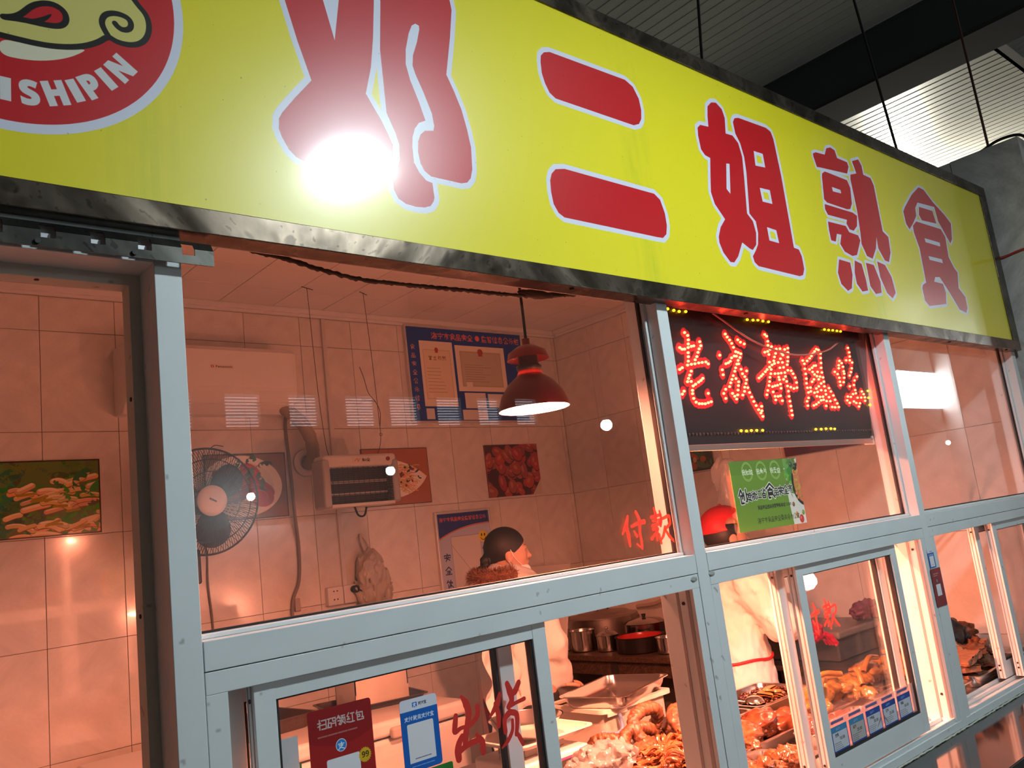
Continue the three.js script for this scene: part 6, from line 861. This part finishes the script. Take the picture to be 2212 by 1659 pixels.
// ---------- the market hall around the stall ----------
{
  const H = 9, ZF = 17.5;
  structure('floor_001', 'grey concrete floor of the market hall before the stall', 'floor', [B(-14, 48, -0.06, 0, 0.0, ZF), B(4.41, 48, -0.06, 0, -12, 0), B(-14, -1.37, -0.06, 0, -12, 0)], mats.concrete);
  const hallWall = M([0.42, 0.42, 0.40], 0.8);
  const lx = [4.95, 6.45, 7.95, 9.5, 10.95, 12.4, 13.9, 15.4], ly = [4.68, 5.5];
  const sx = (v) => v * (ZF + 1.37) / 15.37; // window places found at 14 m carried to the far wall
  const wins = [[5.2, 5.93], [6.54, 7.24], [7.85, 8.5], [9.14, 9.86], [10.23, 11.0], [11.5, 12.2], [12.7, 13.4], [13.9, 14.6]].map((w) => w.map(sx));
  const yL = 1.55 + 2.63 * (ZF + 1.37) / 15.37, yH = 1.55 + 3.31 * (ZF + 1.37) / 15.37, d0 = sx(35.3), d1 = sx(41.55), yD0 = 1.55 + 3.2 * (ZF + 1.37) / 15.37, yD1 = 1.55 + 4.8 * (ZF + 1.37) / 15.37;
  const cut = []; let x = -14; for (const [a, b] of wins) { cut.push(B(x, a, yL, yH, ZF, ZF + 0.2)); x = b; } cut.push(B(x, d0, yL, yH, ZF, ZF + 0.2));
  cut.push(B(-14, d0, 0, yL, ZF, ZF + 0.2), B(-14, d0, yH, H, ZF, ZF + 0.2), B(d0, d1, 0, yD0, ZF, ZF + 0.2), B(d0, d1, yD1, H, ZF, ZF + 0.2), B(d1, 48, 0, H, ZF, ZF + 0.2));
  structure('wall_far', 'far grey wall of the market hall mirrored in the glass', 'wall', cut, hallWall);
  structure('wall_hall_left', 'left end wall of the market hall', 'wall', [B(-14.2, -14, 0, H, -12, ZF)], hallWall);
  structure('wall_hall_right', 'right end wall of the market hall', 'wall', [B(48, 48.2, 0, H, -12, ZF)], hallWall);
  structure('wall_hall_rear', 'rear wall of the market hall behind the stalls', 'wall', [B(-14, 48, 0, H, -12.2, -12)], hallWall);
  const day = M([0.8, 0.85, 0.9], 0.5, 0, { emissive: [0.92, 0.96, 1.0], emissiveIntensity: 6 });
  const blade = M([0.55, 0.56, 0.58], 0.5);
  wins.forEach(([a, b], i) => { const w = thing('louvred_window', 'high louvred window with white daylight in the far hall wall', 'window', [(a + b) / 2, yL, ZF + 0.1], 'louvred windows of the hall'); part('window_light', B(a, b, yL, yH, ZF + 0.16, ZF + 0.18), M([0.8, 0.85, 0.9], 0.5, 0, { emissive: [0.95, 0.93, 0.95], emissiveIntensity: 3.0 }), w); for (let k = 0; k < 11; k++) { const y = yL + (k + 0.5) / 11 * (yH - yL); part('slat', new THREE.BoxGeometry(b - a, 0.008, 0.07).rotateX(0.65).translate((a + b) / 2, y, ZF + 0.1), blade, w); } });
  const dw = thing('clerestory_window', 'large bright window high in the far end of the hall', 'window', [(d0 + d1) / 2, yD0, ZF + 0.1]); part('window_light', B(d0, d1, yD0, yD1, ZF + 0.15, ZF + 0.18), M([0.8, 0.85, 0.9], 0.5, 0, { emissive: [0.92, 0.96, 1.0], emissiveIntensity: 22 }), dw); part('window_frame', [B(d0, d1, yD0 - 0.1, yD0, ZF - 0.03, ZF), B(d0, d1, yD1, yD1 + 0.1, ZF - 0.03, ZF)], blade, dw);
  { const L = new THREE.RectAreaLight(rgb([0.92, 0.96, 1.0]), 10, d1 - d0, yD1 - yD0); L.position.set((d0 + d1) / 2, (yD0 + yD1) / 2, ZF - 0.05); L.lookAt((d0 + d1) / 2, (yD0 + yD1) / 2, 0); L.name = 'window_daylight'; scene.add(L); }
  // roof of ribbed sheets
  const f = (H - 1.55) / 3.65, rx = (v) => v * f, rz = (v) => 1.28 + (v - 1.28) * f;
  structure('ceiling_001', 'ribbed metal roof of the market hall high above the stalls', 'roof', [B(-14.2, 48.2, H, H + 0.1, -12.2, ZF + 0.2)], mats.roof);
  const rib = []; for (let k = 0; k < 120; k++) { const xx = 8 + k * 0.22; rib.push(B(xx - 0.018, xx + 0.018, H - 0.009, H, -12, ZF, 0)); }
  const rb = structure('trim_7', 'narrow ribs of the metal hall roof', 'roof rib', rib, mats.roof); rb.userData.kind = 'stuff';
  const bm = thing('roof_beam', 'deep dark steel beam crossing under the hall roof', 'beam', [rx(6.45), H - 0.9, 2.5]);
  const bx0 = rx(6.62), by = H - 0.85; part('web', B(bx0, bx0 + 0.05, by, H - 0.02, -12, ZF), mats.beam, bm); part('flange', B(bx0 - 0.02, bx0 + rx(0.42), by - 0.05, by, -12, ZF), mats.beamFlange, bm, 'lower flange'); part('flange', B(bx0 - 0.02, bx0 + rx(0.3), H - 0.05, H - 0.02, -12, ZF), mats.beam, bm);
  single('roof_purlin', [B(rx(7.3), 40, H - 0.30, H - 0.02, rz(-0.72), rz(-0.72) + 0.06), B(rx(7.3), 40, H - 0.30, H - 0.26, rz(-0.72), rz(-0.72) + 0.2)], M([0.2, 0.19, 0.18], 0.5, 0.2), 'grey purlin running under the lit part of the hall roof', 'purlin');
  // hanging rods down to the stall tops
  single('hanging_rod', rod([2.812, 2.965, -0.5], [3.838, 9, -0.5], 0.006), mats.dark, 'thin dark slanting rod rising from behind the sign before the dark roof', 'rod', 'hanging rods');
  single('hanging_rod', rod([4.9, 3.0, -0.56], [4.9, 9, -0.92], 0.008), mats.dark, 'thick dark rod hanging across the beam and the lit roof', 'rod', 'hanging rods');
  single('hanging_rod', rod([4.31, 3.036, 0.044], [4.31, 9, 0.015], 0.006), M([0.12, 0.05, 0.035], 0.7), 'thin rusty rod rising from the partition wall top', 'rod', 'hanging rods');
  single('wall_top_cable', tube([[4.28, 3.045, -0.30], [4.28, 3.05, -0.16], [4.28, 3.045, -0.06], [4.28, 3.055, 0.02], [4.28, 3.075, 0.10], [4.28, 3.06, 0.19], [4.28, 3.0, 0.23]], 0.007, 40, 7), mats.cord, 'black cable lying over the top of the partition wall', 'cable');
  single('red_cable', tube([[4.17, 2.52, -0.01], [4.2, 2.515, 0.03], [4.203, 2.523, 0.10], [4.203, 2.53, 0.22]], 0.006, 24, 6), M([0.35, 0.03, 0.015], 0.6), 'red cable stapled across the partition wall beside the sign', 'cable');
  structure('wall_stall_roof', 'flat slab closing the top of the stall', 'roof', [B(-1.37, XR + 0.2, 3.05, 3.07, ZB - 0.12, -0.3)], mats.plaster);
  // hall lamps: bare LED bulbs on cords
  const bulbs = [[1.845, 3.2, 1.694, HALL_BULB, 0.085, 'bare white LED bulb hanging close before the yellow sign'], [8.1, 3.1, 16.6, 9, 0.09, 'far white LED bulb next to the louvred wall'], [9.3, 3.1, 12.8, 9, 0.09, 'white LED bulb hanging mid-hall'], [10.1, 3.1, 7.7, 9, 0.09, 'white LED bulb hanging over the hall aisle'], [36, 3.1, 12.8, 9, 0.09, 'white LED bulb at the far right end of the hall']];
  for (const [x, y, z, p, r, l] of bulbs) {
    const o = thing('hall_bulb', l, 'lamp', [x, y, z], 'LED bulbs of the hall');
    part('bulb', new THREE.SphereGeometry(r, 28, 20).translate(x, y, z), M([1, 1, 1], 0.3, 0, { emissive: COOL, emissiveIntensity: 60 }), o); part('lamp_base', new THREE.CylinderGeometry(r * 0.4, r * 0.65, 0.09, 20).translate(x, y + r + 0.03, z), mats.plasticWhite, o); part('cord', rod([x, y + r + 0.07, z], [x, 8.985, z], 0.006), mats.cord, o);
    if (z < 2) part('lamp_shade', lathe([[0.03, 0.12], [0.09, 0.10], [0.2, -0.03], [0.22, -0.055], [0.216, -0.055], [0.195, -0.028], [0.085, 0.094], [0.03, 0.112]], [x, y, z], 48), shadeIn, o);
    const L = new THREE.PointLight(rgb(COOL), p, 0, 2); L.position.set(x, y, z); L.castShadow = true; L.shadow.radius = r / 0.02; L.name = 'hall_bulb_light'; scene.add(L);
  }
  // flood lamp of the next stalls lighting the roof
  const fl = thing('flood_lamp', 'flood lamp on a tall pole behind the stalls lighting the hall roof', 'lamp', [22, 0, -7]); part('housing', B(21.8, 22.2, 7.0, 7.1, -7.15, -6.85, 0.02), mats.dark, fl); part('lamp_glass', B(21.85, 22.15, 7.1, 7.11, -7.1, -6.9), M([1, 1, 1], 0.3, 0, { emissive: [1, 0.95, 0.82], emissiveIntensity: 40 }), fl); part('stand', B(21.97, 22.03, 0, 7.0, -7.03, -6.97), mats.dark, fl);
  const L = new THREE.PointLight(rgb([1, 0.96, 0.82]), 105, 0, 2); L.position.set(22, 7.3, -7); L.castShadow = true; L.shadow.radius = 6; L.name = 'flood_lamp_light'; scene.add(L);
}
renderer.render(scene, camera);
